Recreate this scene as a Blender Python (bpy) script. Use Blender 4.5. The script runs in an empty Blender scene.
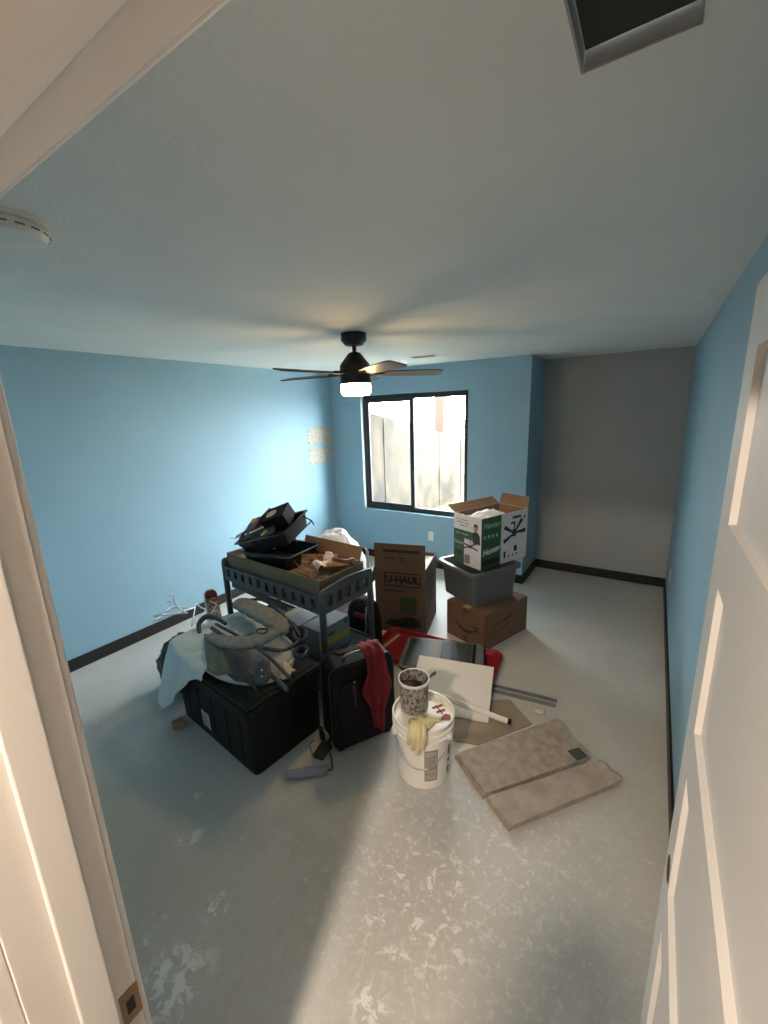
import bpy, bmesh, math, random
from mathutils import Vector, Matrix, noise, Euler
random.seed(7)
R = math.radians
SC = bpy.context.scene
COL = SC.collection

# ------------------------------------------------------------------ camera
F_PX, CAM_H = 415.48, 1.913
YAW, PITCH, ROLL = .5775, -.2325, -.033
cy_, sy_, cp_, sp_ = math.cos(YAW), math.sin(YAW), math.cos(PITCH), math.sin(PITCH)
FWD = Vector((-sy_*cp_, cy_*cp_, sp_))
rt0 = Vector((cy_, sy_, 0)); up0 = rt0.cross(FWD)
RT = math.cos(ROLL)*rt0 + math.sin(ROLL)*up0
UP = -math.sin(ROLL)*rt0 + math.cos(ROLL)*up0
cam = bpy.data.cameras.new('camera'); camo = bpy.data.objects.new('camera', cam); COL.objects.link(camo)
cam.sensor_fit = 'HORIZONTAL'; cam.sensor_width = 36; cam.lens = F_PX/768*36; cam.clip_start = .01
camo.matrix_world = Matrix(((RT.x, UP.x, -FWD.x, 0), (RT.y, UP.y, -FWD.y, 0), (RT.z, UP.z, -FWD.z, CAM_H), (0, 0, 0, 1)))
SC.camera = camo
# ------------------------------------------------------------------ light and exposure
WORLD_STRENGTH = 34.0
WINDOW_TINT = (.90, .98, 1.02)
HALL_LAMP = 960.0
HALL_TINT = (1.0, .80, .63)
FAN_LAMP = 55.0
w = bpy.data.worlds.new('daylight'); SC.world = w; w.use_nodes = True
nt = w.node_tree; bg = nt.nodes['Background']
bg.inputs[0].default_value = (*WINDOW_TINT, 1); bg.inputs[1].default_value = WORLD_STRENGTH
pl = bpy.data.lights.new('window_portal', 'AREA'); pl.shape = 'RECTANGLE'; pl.size = 1.46; pl.size_y = 1.47
pl.cycles.is_portal = True
po = bpy.data.objects.new('window_portal', pl); COL.objects.link(po)
po.location = (-2.4985, 4.72, 1.405); po.rotation_euler = (R(-90), 0, 0)
SC.view_settings.view_transform = 'Standard'; SC.view_settings.look = 'None'
SC.view_settings.gamma = 1; SC.view_settings.use_curve_mapping = False
SC.view_settings.exposure = 0.38
SC.cycles.max_bounces = 12; SC.cycles.diffuse_bounces = 8; SC.cycles.transparent_max_bounces = 12
SC.cycles.use_denoising = True

# ------------------------------------------------------------------ helpers
def at(x, y, z):
    """the point of height z that stands at pixel x, y"""
    d = FWD*F_PX + RT*(x-384) - UP*(y-512)
    return Vector((0, 0, CAM_H)) + d*((z-CAM_H)/d.z)

def lin(c):
    return tuple((v/255/12.92 if v/255 <= .04045 else ((v/255+.055)/1.055)**2.4) for v in c)

def mat(name, rgb, rough=.6, metal=0, rgb2=None, scale=6, detail=4, bump=0, bscale=60, spec=.5, sharp=None, emit=None, estr=0, stretch=None):
    m = bpy.data.materials.new(name); m.use_nodes = True
    t = m.node_tree; b = t.nodes['Principled BSDF']
    b.inputs['Base Color'].default_value = (*lin(rgb), 1); b.inputs['Roughness'].default_value = rough
    b.inputs['Metallic'].default_value = metal; b.inputs['Specular IOR Level'].default_value = spec
    tc = t.nodes.new('ShaderNodeTexCoord'); src = tc.outputs['Object']
    if stretch:
        mp = t.nodes.new('ShaderNodeMapping'); mp.inputs['Scale'].default_value = stretch
        t.links.new(src, mp.inputs[0]); src = mp.outputs[0]
    if rgb2:
        n = t.nodes.new('ShaderNodeTexNoise'); n.inputs['Scale'].default_value = scale; n.inputs['Detail'].default_value = detail
        t.links.new(src, n.inputs['Vector'])
        r = t.nodes.new('ShaderNodeValToRGB'); a, bb = sharp or (.35, .65)
        r.color_ramp.elements[0].position = a; r.color_ramp.elements[1].position = bb
        r.color_ramp.elements[0].color = (*lin(rgb), 1); r.color_ramp.elements[1].color = (*lin(rgb2), 1)
        t.links.new(n.outputs[0], r.inputs[0]); t.links.new(r.outputs[0], b.inputs['Base Color'])
    if bump:
        n2 = t.nodes.new('ShaderNodeTexNoise'); n2.inputs['Scale'].default_value = bscale; n2.inputs['Detail'].default_value = 3
        t.links.new(src, n2.inputs['Vector'])
        bp = t.nodes.new('ShaderNodeBump'); bp.inputs['Strength'].default_value = bump; bp.inputs['Distance'].default_value = .004
        t.links.new(n2.outputs[0], bp.inputs['Height']); t.links.new(bp.outputs[0], b.inputs['Normal'])
    if emit:
        b.inputs['Emission Color'].default_value = (*emit, 1); b.inputs['Emission Strength'].default_value = estr
    return m

class G:
    """collects shapes into one mesh; T is the current local transform"""
    def __init__(s, T=None): s.bm = bmesh.new(); s.T = T or Matrix.Identity(4)
    def v(s, p): return s.bm.verts.new(s.T @ Vector(p))
    def hexa(s, p):
        v = [s.v(q) for q in p]
        for f in ((3, 2, 1, 0), (4, 5, 6, 7), (0, 1, 5, 4), (1, 2, 6, 5), (2, 3, 7, 6), (3, 0, 4, 7)): s.bm.faces.new([v[i] for i in f])
        return s
    def box(s, x0, x1, y0, y1, z0, z1):
        return s.hexa([(x0, y0, z0), (x1, y0, z0), (x1, y1, z0), (x0, y1, z0), (x0, y0, z1), (x1, y0, z1), (x1, y1, z1), (x0, y1, z1)])
    def taper(s, w0, d0, w1, d1, z0, z1):
        a, b, c, d = w0/2, d0/2, w1/2, d1/2
        return s.hexa([(-a, -b, z0), (a, -b, z0), (a, b, z0), (-a, b, z0), (-c, -d, z1), (c, -d, z1), (c, d, z1), (-c, d, z1)])
    def bridge(s, a, b, close=True):
        n = len(a)
        for i in range(n if close else n-1): s.bm.faces.new((a[i], a[(i+1) % n], b[(i+1) % n], b[i]))
    def loops(s, loops, cap0=True, cap1=True):
        L = [[s.v(p) for p in l] for l in loops]
        for a, b in zip(L, L[1:]): s.bridge(a, b)
        if cap0: s.bm.faces.new(list(reversed(L[0])))
        if cap1: s.bm.faces.new(L[-1])
        return s
    def tube(s, pts, r, seg=10, closed=False, flat=1.0, caps=True):
        pts = [Vector(p) for p in pts]; n = len(pts); rr = r if isinstance(r, (list, tuple)) else [r]*n
        rings = []; prev = None
        for i, p in enumerate(pts):
            if closed: d = pts[(i+1) % n]-pts[i-1]
            else: d = pts[min(i+1, n-1)]-pts[max(i-1, 0)]
            d = d.normalized() if d.length > 1e-9 else Vector((0, 0, 1))
            if prev is None:
                a = Vector((0, 0, 1)) if abs(d.z) < .9 else Vector((1, 0, 0)); u = d.cross(a).normalized()
            else: u = (prev-d*prev.dot(d)).normalized()
            prev = u; w_ = d.cross(u)
            rings.append([s.v(p+u*math.cos(k*2*math.pi/seg)*rr[i]+w_*math.sin(k*2*math.pi/seg)*rr[i]*flat) for k in range(seg)])
        for a, b in zip(rings, rings[1:]): s.bridge(a, b)
        if closed: s.bridge(rings[-1], rings[0])
        elif caps: s.bm.faces.new(list(reversed(rings[0]))); s.bm.faces.new(rings[-1])
        return s
    def lathe(s, prof, seg=32, c=(0, 0), cap0=True, cap1=True):
        return s.loops([[(c[0]+r*math.cos(k*2*math.pi/seg), c[1]+r*math.sin(k*2*math.pi/seg), z) for k in range(seg)] for r, z in prof], cap0, cap1)
    def prism(s, poly, z0, z1):
        return s.loops([[(x, y, z0) for x, y in poly], [(x, y, z1) for x, y in poly]])
    def grid(s, f, nu, nv, th=0):
        P = [[Vector(f(i/nu, j/nv)) for j in range(nv+1)] for i in range(nu+1)]
        A = [[s.v(p) for p in row] for row in P]
        for i in range(nu):
            for j in range(nv): s.bm.faces.new((A[i][j], A[i+1][j], A[i+1][j+1], A[i][j+1]))
        return s
    def plate(s, poly, th):
        """thin solid plate from a 3d polygon"""
        poly = [Vector(p) for p in poly]; n = (poly[1]-poly[0]).cross(poly[-1]-poly[0]).normalized()*th
        return s.loops([poly, [p+n for p in poly]])
    def obj(s, name, m, parent=None, bevel=0, smooth=False, solid=0, sub=0, seg=2):
        bmesh.ops.recalc_face_normals(s.bm, faces=s.bm.faces[:]) if not solid else None
        me = bpy.data.meshes.new(name); s.bm.to_mesh(me); s.bm.free()
        me.materials.append(m)
        o = bpy.data.objects.new(name, me); COL.objects.link(o)
        if smooth: me.polygons.foreach_set('use_smooth', [True]*len(me.polygons))
        if solid: k = o.modifiers.new('s', 'SOLIDIFY'); k.thickness = solid; k.offset = 0
        if sub: k = o.modifiers.new('u', 'SUBSURF'); k.levels = sub; k.render_levels = sub
        if bevel:
            k = o.modifiers.new('b', 'BEVEL'); k.width = bevel; k.segments = seg; k.limit_method = 'ANGLE'; k.angle_limit = R(40)
            me.polygons.foreach_set('use_smooth', [True]*len(me.polygons))
            k = o.modifiers.new('n', 'WEIGHTED_NORMAL'); k.keep_sharp = True
        if parent: o.parent = parent
        return o

def tag(o, label, cat, group=None, kind=None):
    if label: o['label'] = label
    if cat: o['category'] = cat
    if group: o['group'] = group
    if kind: o['kind'] = kind
    return o
def thing(name, label, cat, loc=(0, 0, 0), rz=0, group=None):
    o = bpy.data.objects.new(name, None); COL.objects.link(o); o.empty_display_size = .05
    o.location = loc; o.rotation_euler = (0, 0, R(rz))
    return tag(o, label, cat, group)
def struct(name, g, m, **k):
    o = g.obj(name, m, **k); o['kind'] = 'structure'; return o
def frame(o, x, y):
    """matrix with origin o, x axis along x, y roughly along y"""
    x = Vector(x).normalized(); z = x.cross(Vector(y)).normalized(); y = z.cross(x)
    return Matrix(((x.x, y.x, z.x, o[0]), (x.y, y.y, z.y, o[1]), (x.z, y.z, z.z, o[2]), (0, 0, 0, 1)))
def text(name, s, size, T, m, parent, bold=0, shear=0, space=1.0, sx=1.0):
    c = bpy.data.curves.new(name, 'FONT'); c.body = s; c.size = size; c.extrude = .0006; c.offset = bold; c.shear = shear
    c.align_x = 'CENTER'; c.align_y = 'CENTER'; c.space_character = space
    o = bpy.data.objects.new(name, c); COL.objects.link(o)
    dg = bpy.context.evaluated_depsgraph_get(); me = bpy.data.meshes.new_from_object(o.evaluated_get(dg))
    bpy.data.objects.remove(o); me.transform(T @ Matrix.Diagonal((sx, 1, 1, 1))); me.materials.clear(); me.materials.append(m)
    o = bpy.data.objects.new(name, me); COL.objects.link(o); o.parent = parent
    return o
def scribble(name, w_, h_, T, m, parent, seed=0, r_=.0016):
    """a run of small illegible letter-like strokes"""
    n = max(8, int(w_/h_*7)); pts = []
    for i in range(n):
        t = i/(n-1); pts.append((-w_/2+w_*t+h_*.18*math.sin(i*2.1+seed), h_*.5*(math.sin(i*1.9+seed)*.6+.4*math.sin(i*4.3+seed*2)), .0006))
    return G(T).tube(smoothpath(pts, 3), r_, 5, flat=.35).obj(name, m, parent)
def fn(x, y, z=0, k=1): return noise.noise(Vector((x*k, y*k, z*k)))
def rrect(w_, d_, r, n=5):
    out = []
    for cx, cy, a0 in ((w_/2-r, d_/2-r, 0), (-w_/2+r, d_/2-r, 90), (-w_/2+r, -d_/2+r, 180), (w_/2-r, -d_/2+r, 270)):
        for k in range(n+1): a = R(a0+90*k/n); out.append((cx+r*math.cos(a), cy+r*math.sin(a)))
    return out
def smoothpath(pts, n=6):
    P = [Vector(p) for p in pts]; out = []
    for i in range(len(P)-1):
        a, b, c, d = P[max(i-1, 0)], P[i], P[i+1], P[min(i+2, len(P)-1)]
        for k in range(n):
            t = k/n; out.append(.5*((2*b)+(c-a)*t+(2*a-5*b+4*c-d)*t*t+(3*b-a-3*c+d)*t**3))
    out.append(P[-1]); return out

# ------------------------------------------------------------------ materials
BLUE = mat('blue_paint', (138, 173, 190), .62, bump=.2, bscale=140, rgb2=(134, 169, 187), scale=2)
GREYW = mat('grey_primer', (166, 166, 164), .8, bump=.25, bscale=140, rgb2=(160, 161, 160), scale=2)
CEIL = mat('ceiling_paint', (226, 228, 224), .85, bump=.5, bscale=75, rgb2=(222, 224, 220), scale=3)
WHITE = mat('white_trim_paint', (198, 197, 193), .42, bump=.04, bscale=90)
HALLW = mat('hall_wall_paint', (172, 163, 156), .8, bump=.3, bscale=120)
BLACKTRIM = mat('black_baseboard', (22, 21, 22), .5)
BLACKMET = mat('black_metal', (26, 25, 26), .42)
FANM = mat('dark_bronze', (34, 30, 30), .45, .2)
CARD = mat('cardboard', (128, 100, 76), .85, rgb2=(118, 92, 70), scale=5, bump=.1)
CARDIN = mat('cardboard_inside', (144, 114, 88), .85, rgb2=(135, 106, 82), scale=5)
CARDGREEN = mat('dull_cardboard', (128, 116, 92), .85, rgb2=(118, 106, 84), scale=5)
PRINT = mat('black_ink', (38, 34, 30), .8)
GREYPL = mat('grey_plastic', (80, 86, 90), .45, bump=.05)
CARTG = mat('grey_painted_wood', (78, 84, 88), .5)
BLACKPL = mat('black_plastic', (13, 14, 15), .5, spec=.3, bump=.06, bscale=200)
LIDPL = mat('charcoal_plastic', (38, 42, 44), .5, spec=.4, bump=.3, bscale=260)
WHITEPL = mat('white_plastic', (228, 224, 214), .4)
STEEL = mat('wire_steel', (150, 152, 155), .35, .9)
REDC = mat('red_cloth', (122, 24, 36), .9, rgb2=(102, 18, 29), scale=22, bump=.6, bscale=120)
REDPL = mat('red_plastic', (134, 26, 38), .4)
SUIT = mat('black_nylon', (11, 11, 13), .7, spec=.25, bump=.3, bscale=300)
PAPER = mat('white_paper', (226, 214, 206), .8)
GREYF = mat('grey_quilted_fabric', (138, 138, 138), .9, rgb2=(118, 119, 120), scale=30, bump=.8, bscale=160)
DGREYF = mat('dark_grey_fabric', (74, 76, 76), .9, rgb2=(60, 62, 64), scale=18, bump=.5)
NAVYPL = mat('slate_plastic', (48, 58, 70), .4)

def floor_mat():
    m = mat('primed_concrete', (150, 150, 146), .62)
    t = m.node_tree; b = t.nodes['Principled BSDF']; tc = t.nodes.new('ShaderNodeTexCoord')
    def noi(sc, det, rough=.5, dist=0):
        n = t.nodes.new('ShaderNodeTexNoise'); n.inputs['Scale'].default_value = sc; n.inputs['Detail'].default_value = det
        n.inputs['Roughness'].default_value = rough; n.inputs['Distortion'].default_value = dist
        t.links.new(tc.outputs['Object'], n.inputs['Vector']); return n
    def ramp(src, a, b_, c0, c1):
        r = t.nodes.new('ShaderNodeValToRGB'); r.color_ramp.elements[0].position = a; r.color_ramp.elements[1].position = b_
        r.color_ramp.elements[0].color = c0; r.color_ramp.elements[1].color = c1; t.links.new(src, r.inputs[0]); return r
    def mix(f, a, b_):
        x = t.nodes.new('ShaderNodeMix'); x.data_type = 'RGBA'; t.links.new(f, x.inputs[0]); t.links.new(a, x.inputs[6])
        if isinstance(b_, tuple): x.inputs[7].default_value = b_
        else: t.links.new(b_, x.inputs[7])
        return x.outputs[2]
    k0, k1 = (0, 0, 0, 1), (1, 1, 1, 1)
    base = ramp(noi(1.3, 6, .6).outputs[0], .3, .7, (*lin((172, 171, 166)), 1), (*lin((192, 191, 186)), 1)).outputs[0]
    fine = ramp(noi(22, 8, .7).outputs[0], .42, .62, k0, (.45, .45, .45, 1)).outputs[0]
    c = mix(fine, base, (*lin((176, 168, 156)), 1))
    # scraped plaster smears: sharp flecks, gathered in large patches
    fl = ramp(noi(15, 10, .76, .4).outputs[0], .605, .645, k0, k1).outputs[0]
    pt = ramp(noi(1.7, 3).outputs[0], .46, .60, k0, (.6, .6, .6, 1)).outputs[0]
    mu = t.nodes.new('ShaderNodeMath'); mu.operation = 'MULTIPLY'; t.links.new(fl, mu.inputs[0]); t.links.new(pt, mu.inputs[1])
    c = mix(mu.outputs[0], c, (*lin((226, 224, 218)), 1))
    # a worn patch before the door, where the primer has been scraped away in streaks
    g = t.nodes.new('ShaderNodeVectorMath'); g.operation = 'DISTANCE'; g.inputs[1].default_value = (-.5, 1.35, 0)
    t.links.new(tc.outputs['Object'], g.inputs[0])
    near = ramp(g.outputs['Value'], .25, 1.0, k1, k0).outputs[0]
    sc = ramp(noi(28, 10, .78, .3).outputs[0], .535, .59, k0, (.6, .6, .6, 1)).outputs[0]
    mu2 = t.nodes.new('ShaderNodeMath'); mu2.operation = 'MULTIPLY'; t.links.new(near, mu2.inputs[0]); t.links.new(sc, mu2.inputs[1])
    c = mix(mu2.outputs[0], c, (*lin((220, 216, 210)), 1))
    for px, py, r_, th in ((176, 978, .11, .50), (190, 836, .05, .50), (215, 905, .05, .53), (370, 1005, .06, .50), (150, 930, .05, .54), (420, 900, .25, .56)):
        P_ = at(px, py, 0); g2 = t.nodes.new('ShaderNodeVectorMath'); g2.operation = 'DISTANCE'; g2.inputs[1].default_value = (P_.x, P_.y, 0)
        t.links.new(tc.outputs['Object'], g2.inputs[0]); mk_ = ramp(g2.outputs['Value'], r_*.6, r_*1.4, (.8, .8, .8, 1), k0).outputs[0]
        nn = ramp(noi(17, 8, .68, .6).outputs[0], th, th+.035, k0, k1).outputs[0]
        m3 = t.nodes.new('ShaderNodeMath'); m3.operation = 'MULTIPLY'; t.links.new(mk_, m3.inputs[0]); t.links.new(nn, m3.inputs[1])
        c = mix(m3.outputs[0], c, (*lin((228, 228, 224)), 1))
    t.links.new(c, b.inputs['Base Color'])
    bp = t.nodes.new('ShaderNodeBump'); bp.inputs['Strength'].default_value = .25; bp.inputs['Distance'].default_value = .003
    t.links.new(noi(40, 6).outputs[0], bp.inputs['Height']); t.links.new(bp.outputs[0], b.inputs['Normal'])
    return m
FLOOR = floor_mat()

# ------------------------------------------------------------------ room shell
XL, XR, YW, YC, XC, H = -3.716, .244, 4.4816, 5.101, -1.104, 2.44
YN0, YN1 = .06, .185                      # the wall the door stands in
JX0, JX1, HZ = -.677, .135, 2.125         # clear opening
struct('floor', G().box(XL-.12, 1.2, -2.2, YC+.12, -.1, 0), FLOOR)
hx0, hx1, hy0, hy1 = -.159, .0, .42, .875
c = G()
c.box(XL-.12, hx0, YN1-.1, YC+.12, H, H+.012).box(hx1, XR+.12, YN1-.1, YC+.12, H, H+.012)
c.box(hx0, hx1, YN1-.1, hy0, H, H+.012).box(hx0, hx1, hy1, YC+.12, H, H+.012)
struct('ceiling', c, CEIL)
struct('wall_left', G().box(XL-.12, XL, YN0, YW+.2, 0, H), BLUE)
struct('wall_right', G().box(XR, XR+.1, YN1-.02, YC+.1, 0, H), BLUE)
wx0, wx1, wz0, wz1 = -3.2299, -1.7671, .6705, 2.14
YO = YW+.17
g = G().box(XL-.12, wx0, YW, YO, 0, H).box(wx1, XC, YW, YO, 0, H).box(wx0, wx1, YW, YO, 0, wz0).box(wx0, wx1, YW, YO, wz1, H)
g.box(XC-.12, XC, YO, YC+.1, 0, H)
struct('wall_window', g, BLUE)
struct('wall_alcove', G().box(XC, XR, YC, YC+.1, 0, H), GREYW)
g = G().box(XL-.12, JX0-.02, YN0, YN1, 0, H).box(JX1+.02, XR+.12, YN0, YN1, 0, H).box(JX0-.02, JX1+.02, YN0, YN1, HZ+.02, H)
struct('wall_near', g, BLUE)
# the hallway behind the camera
struct('wall_hall_left', G().box(-1.55, -1.45, -2.0, YN0, 0, H), HALLW)
struct('wall_hall_right', G().box(.75, .85, -2.0, YN0, 0, H), HALLW)
struct('wall_hall_back', G().box(-1.55, .85, -2.1, -2.0, 0, H), HALLW)
struct('wall_hall_front', G().box(-1.45, JX0-.1, YN0-.012, YN0-.0005, 0, H).box(JX1+.1, .75, YN0-.012, YN0-.0005, 0, H).box(JX0-.1, JX1+.1, YN0-.012, YN0-.0005, HZ+.09, H), HALLW)
struct('ceiling_hall', G().box(-1.55, .85, -2.1, YN1-.1, H, H+.1), HALLW)

# baseboards
bh, bt = .1, .013
struct('baseboard_left', G().box(XL, XL+bt, YN1, YW, 0, bh), BLACKTRIM, bevel=.003)
struct('baseboard_window', G().box(XL+bt, XC+bt, YW-bt, YW, 0, bh), BLACKTRIM, bevel=.003)
struct('baseboard_alcove_side', G().box(XC, XC+bt, YW, YC, 0, bh), BLACKTRIM, bevel=.003)
struct('baseboard_alcove', G().box(XC+bt, XR-bt, YC-bt, YC, 0, bh), BLACKTRIM, bevel=.003)
struct('baseboard_right', G().box(XR-bt, XR, YN1, YC, 0, bh), BLACKTRIM, bevel=.003)

# door frame: jambs, stops, casing, strike plate
g = G().box(JX0-.02, JX0, YN0-.004, YN1+.002, 0, HZ+.02).box(JX1, JX1+.02, YN0-.004, YN1+.002, 0, HZ+.02).box(JX0-.02, JX1+.02, YN0-.004, YN1+.002, HZ, HZ+.02)
fr = struct('trim_1', g, WHITE, bevel=.002)
st = G().box(JX0, JX0+.011, .106, .153, 0, HZ).box(JX1-.011, JX1, .106, .153, 0, HZ).box(JX0+.011, JX1-.011, .106, .153, HZ-.011, HZ)
st.obj('door_stop', WHITE, fr, bevel=.004, seg=3)
cs = G()
for y0, y1 in ((YN0-.028, YN0-.004), (YN1+.002, YN1+.014)):
    cs.box(JX0-.085, JX0-.008, y0, y1, 0, HZ+.085)
    if y0 < .1: cs.box(JX1+.008, JX1+.085, y0, y1, 0, HZ+.085)
    else: cs.box(JX1+.008, JX1+.085, y0, y1, 0, HZ+.085)
    cs.box(JX0-.008, JX1+.008, y0, y1, HZ+.008, HZ+.085)
cs.obj('casing', WHITE, fr, bevel=.004)
BRASS = mat('satin_nickel', (150, 128, 98), .4, .8)
sp = G().box(JX0-.001, JX0+.002, .158, YN1+.003, .885, .955).obj('strike_plate', BRASS, fr, bevel=.0008); sp['label'] = 'bronze strike plate'
G().box(JX0+.0015, JX0+.0025, .166, .179, .905, .935).obj('strike_hole', PRINT, sp)

# door: five-panel slab, open along the right wall
DX0, DX1, DY0, DY1, DZ1 = .117, .152, .200, .965, 2.10
dT = Matrix.Translation((DX0, DY0, 0))
Wd = DY1-DY0
edges = [(.10, .40), (.505, .80), (.905, 1.20), (1.305, 1.60), (1.715, 1.995)]
g = G(dT)
stl = .095
g.box(0, .035, 0, stl, .01, DZ1); g.box(0, .035, Wd-stl, Wd, .01, DZ1)
zs = [.01]+[v for e in edges for v in e]+[DZ1]
for i in range(0, len(zs), 2): g.box(0, .035, stl, Wd-stl, zs[i], zs[i+1])
dr = g.obj('door_1', WHITE); dr['kind'] = 'structure'; dr['label'] = 'white five-panel door standing open beside the right wall'
for a, b in edges:
    G(dT).box(.011, .024, stl-.002, Wd-stl+.002, a-.002, b+.002).obj('door_panel', WHITE, dr)
bo = G(Matrix.Translation((DX0, DY0+Wd-.058, .93)) @ Matrix.Rotation(R(-90), 4, 'Y')).lathe([(.027, -.001), (.027, .001), (.023, .001), (.023, -.0005)], 24).obj('bore_hole', BLACKMET, dr)
G(Matrix.Translation((DX0-.0005, DY0+Wd-.058, .93)) @ Matrix.Rotation(R(90), 4, 'Y')).lathe([(.0235, 0), (.0235, .0004)], 24).obj('latch_bore', PRINT, bo)
for z in (.25, 1.05, 1.85):
    G().tube([(DX1+.004, DY0-.002, z-.045), (DX1+.004, DY0-.002, z+.045)], .006, 8).obj('hinge', BRASS, dr)

# window: black slider in a drywall recess
WHR = mat('window_return_daylit', (214, 222, 222), .7)  # near-white colour stands in for strong daylight on the left return
g = G()
t_ = .004
g.box(wx0, wx0+t_, YW+.001, YO, wz0+t_, wz1-t_)
g2 = G()
a0, a1, b0, b1 = wx0+.001, wx1-.001, wz0+.001, wz1-.001
y0, y1 = YW+.055, YW+.13
fw = .058
g2.box(a0, a0+fw, y0, y1, b0, b1).box(a1-fw, a1, y0, y1, b0, b1).box(a0+fw, a1-fw, y0, y1, b0, b0+fw).box(a0+fw, a1-fw, y0, y1, b1-fw, b1)
xm = (a0+a1)/2-.02
g2.box(xm-.028, xm+.028, y0+.01, y1, b0+fw, b1-fw)
win = struct('window_1', g2, BLACKMET, bevel=.003)
win['label'] = 'black framed sliding window in the blue far wall'
g.obj('window_return', WHR, win)
# sliding sash on the left
g3 = G(); s0, s1 = a0+fw-.012, xm+.02
g3.box(s0, s0+.035, y0+.008, y0+.034, b0+fw-.01, b1-fw+.01).box(s1-.03, s1, y0+.008, y0+.034, b0+fw-.01, b1-fw+.01)
g3.box(s0+.035, s1-.03, y0+.008, y0+.034, b0+fw-.01, b0+fw+.03).box(s0+.035, s1-.03, y0+.008, y0+.034, b1-fw-.03, b1-fw+.01)
sash = g3.obj('sash', BLACKMET, win, bevel=.002)
gm = bpy.data.materials.new('window_glass'); gm.use_nodes = True; t = gm.node_tree
t.nodes.remove(t.nodes['Principled BSDF']); tr = t.nodes.new('ShaderNodeBsdfTransparent'); gl = t.nodes.new('ShaderNodeBsdfGlossy')
gl.inputs['Roughness'].default_value = .02; mx = t.nodes.new('ShaderNodeMixShader'); mx.inputs[0].default_value = .05
t.links.new(tr.outputs[0], mx.inputs[1]); t.links.new(gl.outputs[0], mx.inputs[2]); t.links.new(mx.outputs[0], t.nodes['Material Output'].inputs[0])
G().box(s0+.03, s1-.025, y0+.018, y0+.022, b0+fw+.02, b1-fw-.02).obj('pane', gm, win)
G().box(xm+.02, a1-fw+.01, y1-.03, y1-.026, b0+fw-.01, b1-fw+.01).obj('pane', gm, win)
G().box(s1-.022, s1-.008, y0-.008, y0+.008, 1.12, 1.2).obj('sash_latch', BLACKMET, sash)

# outside: ground, retaining wall, timber post, rail fence, shrubs
GRASS = mat('lawn_grass', (58, 68, 34), .95, rgb2=(74, 74, 46), scale=14, bump=1, bscale=80)
CONC = mat('board_formed_concrete', (72, 61, 46), .9, rgb2=(42, 36, 28), scale=5, detail=8, bump=.8, bscale=30, stretch=(1, 1, .5))
WOOD = mat('weathered_post_wood', (52, 34, 20), .8, rgb2=(44, 28, 17), scale=12, stretch=(6, 6, .6))
struct('ground', G().box(-16, 9, YO+.45, 24, .15, .25), GRASS)
struct('ground_bounce', G().box(-2.35, 6, YC+.12, 9.5, .14, .26), mat('pale_bounce_slab', (190, 184, 172), .9, rgb2=(178, 172, 162), scale=3))  # unseen pale slab, added to bounce daylight up to the ceiling
g = G()
n = 9
p0, p1 = Vector((-3.42, 4.85)), Vector((-2.98, 8.2))
for i in range(n):
    a = p0.lerp(p1, i/n); b = p0.lerp(p1, (i+1)/n)
    za, zb = 1.95+(1.27-1.95)*i/n, 1.95+(1.27-1.95)*(i+1)/n
    o = .012 if i % 2 else 0
    g.hexa([(a.x+o, a.y, .1), (b.x+o, b.y, .1), (b.x-.2, b.y, .1), (a.x-.2, a.y, .1), (a.x+o, a.y, za), (b.x+o, b.y, zb), (b.x-.2, b.y, zb), (a.x-.2, a.y, za)])
tag(g.obj('retaining_wall', CONC), 'tan concrete retaining wall sloping down outside the window', 'retaining wall')
struct('ground_upper', G().hexa([(-16, 4.85, .1), (-3.62, 4.85, .1), (-3.18, 8.2, .1), (-16, 8.2, .1), (-16, 4.85, 1.85), (-3.62, 4.85, 1.85), (-3.18, 8.2, 1.17), (-16, 8.2, 1.17)]), GRASS)
pp = aa = Vector((-4.12, 8.7))
tag(G().box(pp.x-.11, pp.x+.11, pp.y, pp.y+.2, .2, 4.5).obj('timber_post', WOOD, bevel=.01), 'square brown timber post standing behind the retaining wall', 'post')
FENCE = mat('pale_fence_paint', (96, 96, 94), .6)
f = thing('rail_fence', 'pale picket fence seen through the top of the window', 'fence', (-8.5, 13, 0), 12)
G().box(-4, 7, -.02, .02, 1.55, 1.62).box(-4, 7, -.02, .02, 2.2, 2.27).obj('rail', FENCE, f)
g = G()
for k in range(70): g.box(-4+k*.16, -3.97+k*.16, -.015, .015, 1.3, 2.25)
o = g.obj('picket', FENCE, f); o['kind'] = 'stuff'
G().box(-4, 7, -.1, .1, 0, 1.5).obj('fence_base', FENCE, f)
LEAF = mat('shrub_leaves', (66, 78, 40), .9, rgb2=(90, 90, 52), scale=9)
def shrub(x, y, z0, r, h, lab, n=260, seed=1):
    rnd = random.Random(seed); s = thing('shrub', lab, 'shrub', (x, y, z0))
    g = G(); gs = G()
    for k in range(8):
        a = rnd.uniform(0, 6.28); gs.tube([(0, 0, 0), (math.cos(a)*r*.4, math.sin(a)*r*.4, h*.5), (math.cos(a)*r*.8, math.sin(a)*r*.8, h*.95)], [.012, .008, .003], 5)
    for k in range(n):
        a, e = rnd.uniform(0, 6.28), rnd.uniform(-1, 1); q = rnd.uniform(.5, 1)
        c_ = Vector((math.cos(a)*r*q*math.sqrt(1-e*e), math.sin(a)*r*q*math.sqrt(1-e*e), h*.55+e*h*.45*q))
        M = Matrix.Translation(c_) @ Euler((rnd.uniform(0, 6), rnd.uniform(0, 6), rnd.uniform(0, 6))).to_matrix().to_4x4()
        l = rnd.uniform(.04, .08)
        g.bm.faces.new([g.bm.verts.new(M @ Vector(p)) for p in ((-l, 0, 0), (0, -l*.35, .01), (l, 0, 0), (0, l*.35, .01))])
    g.obj('foliage', LEAF, s); gs.obj('stem', WOOD, s)
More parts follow.
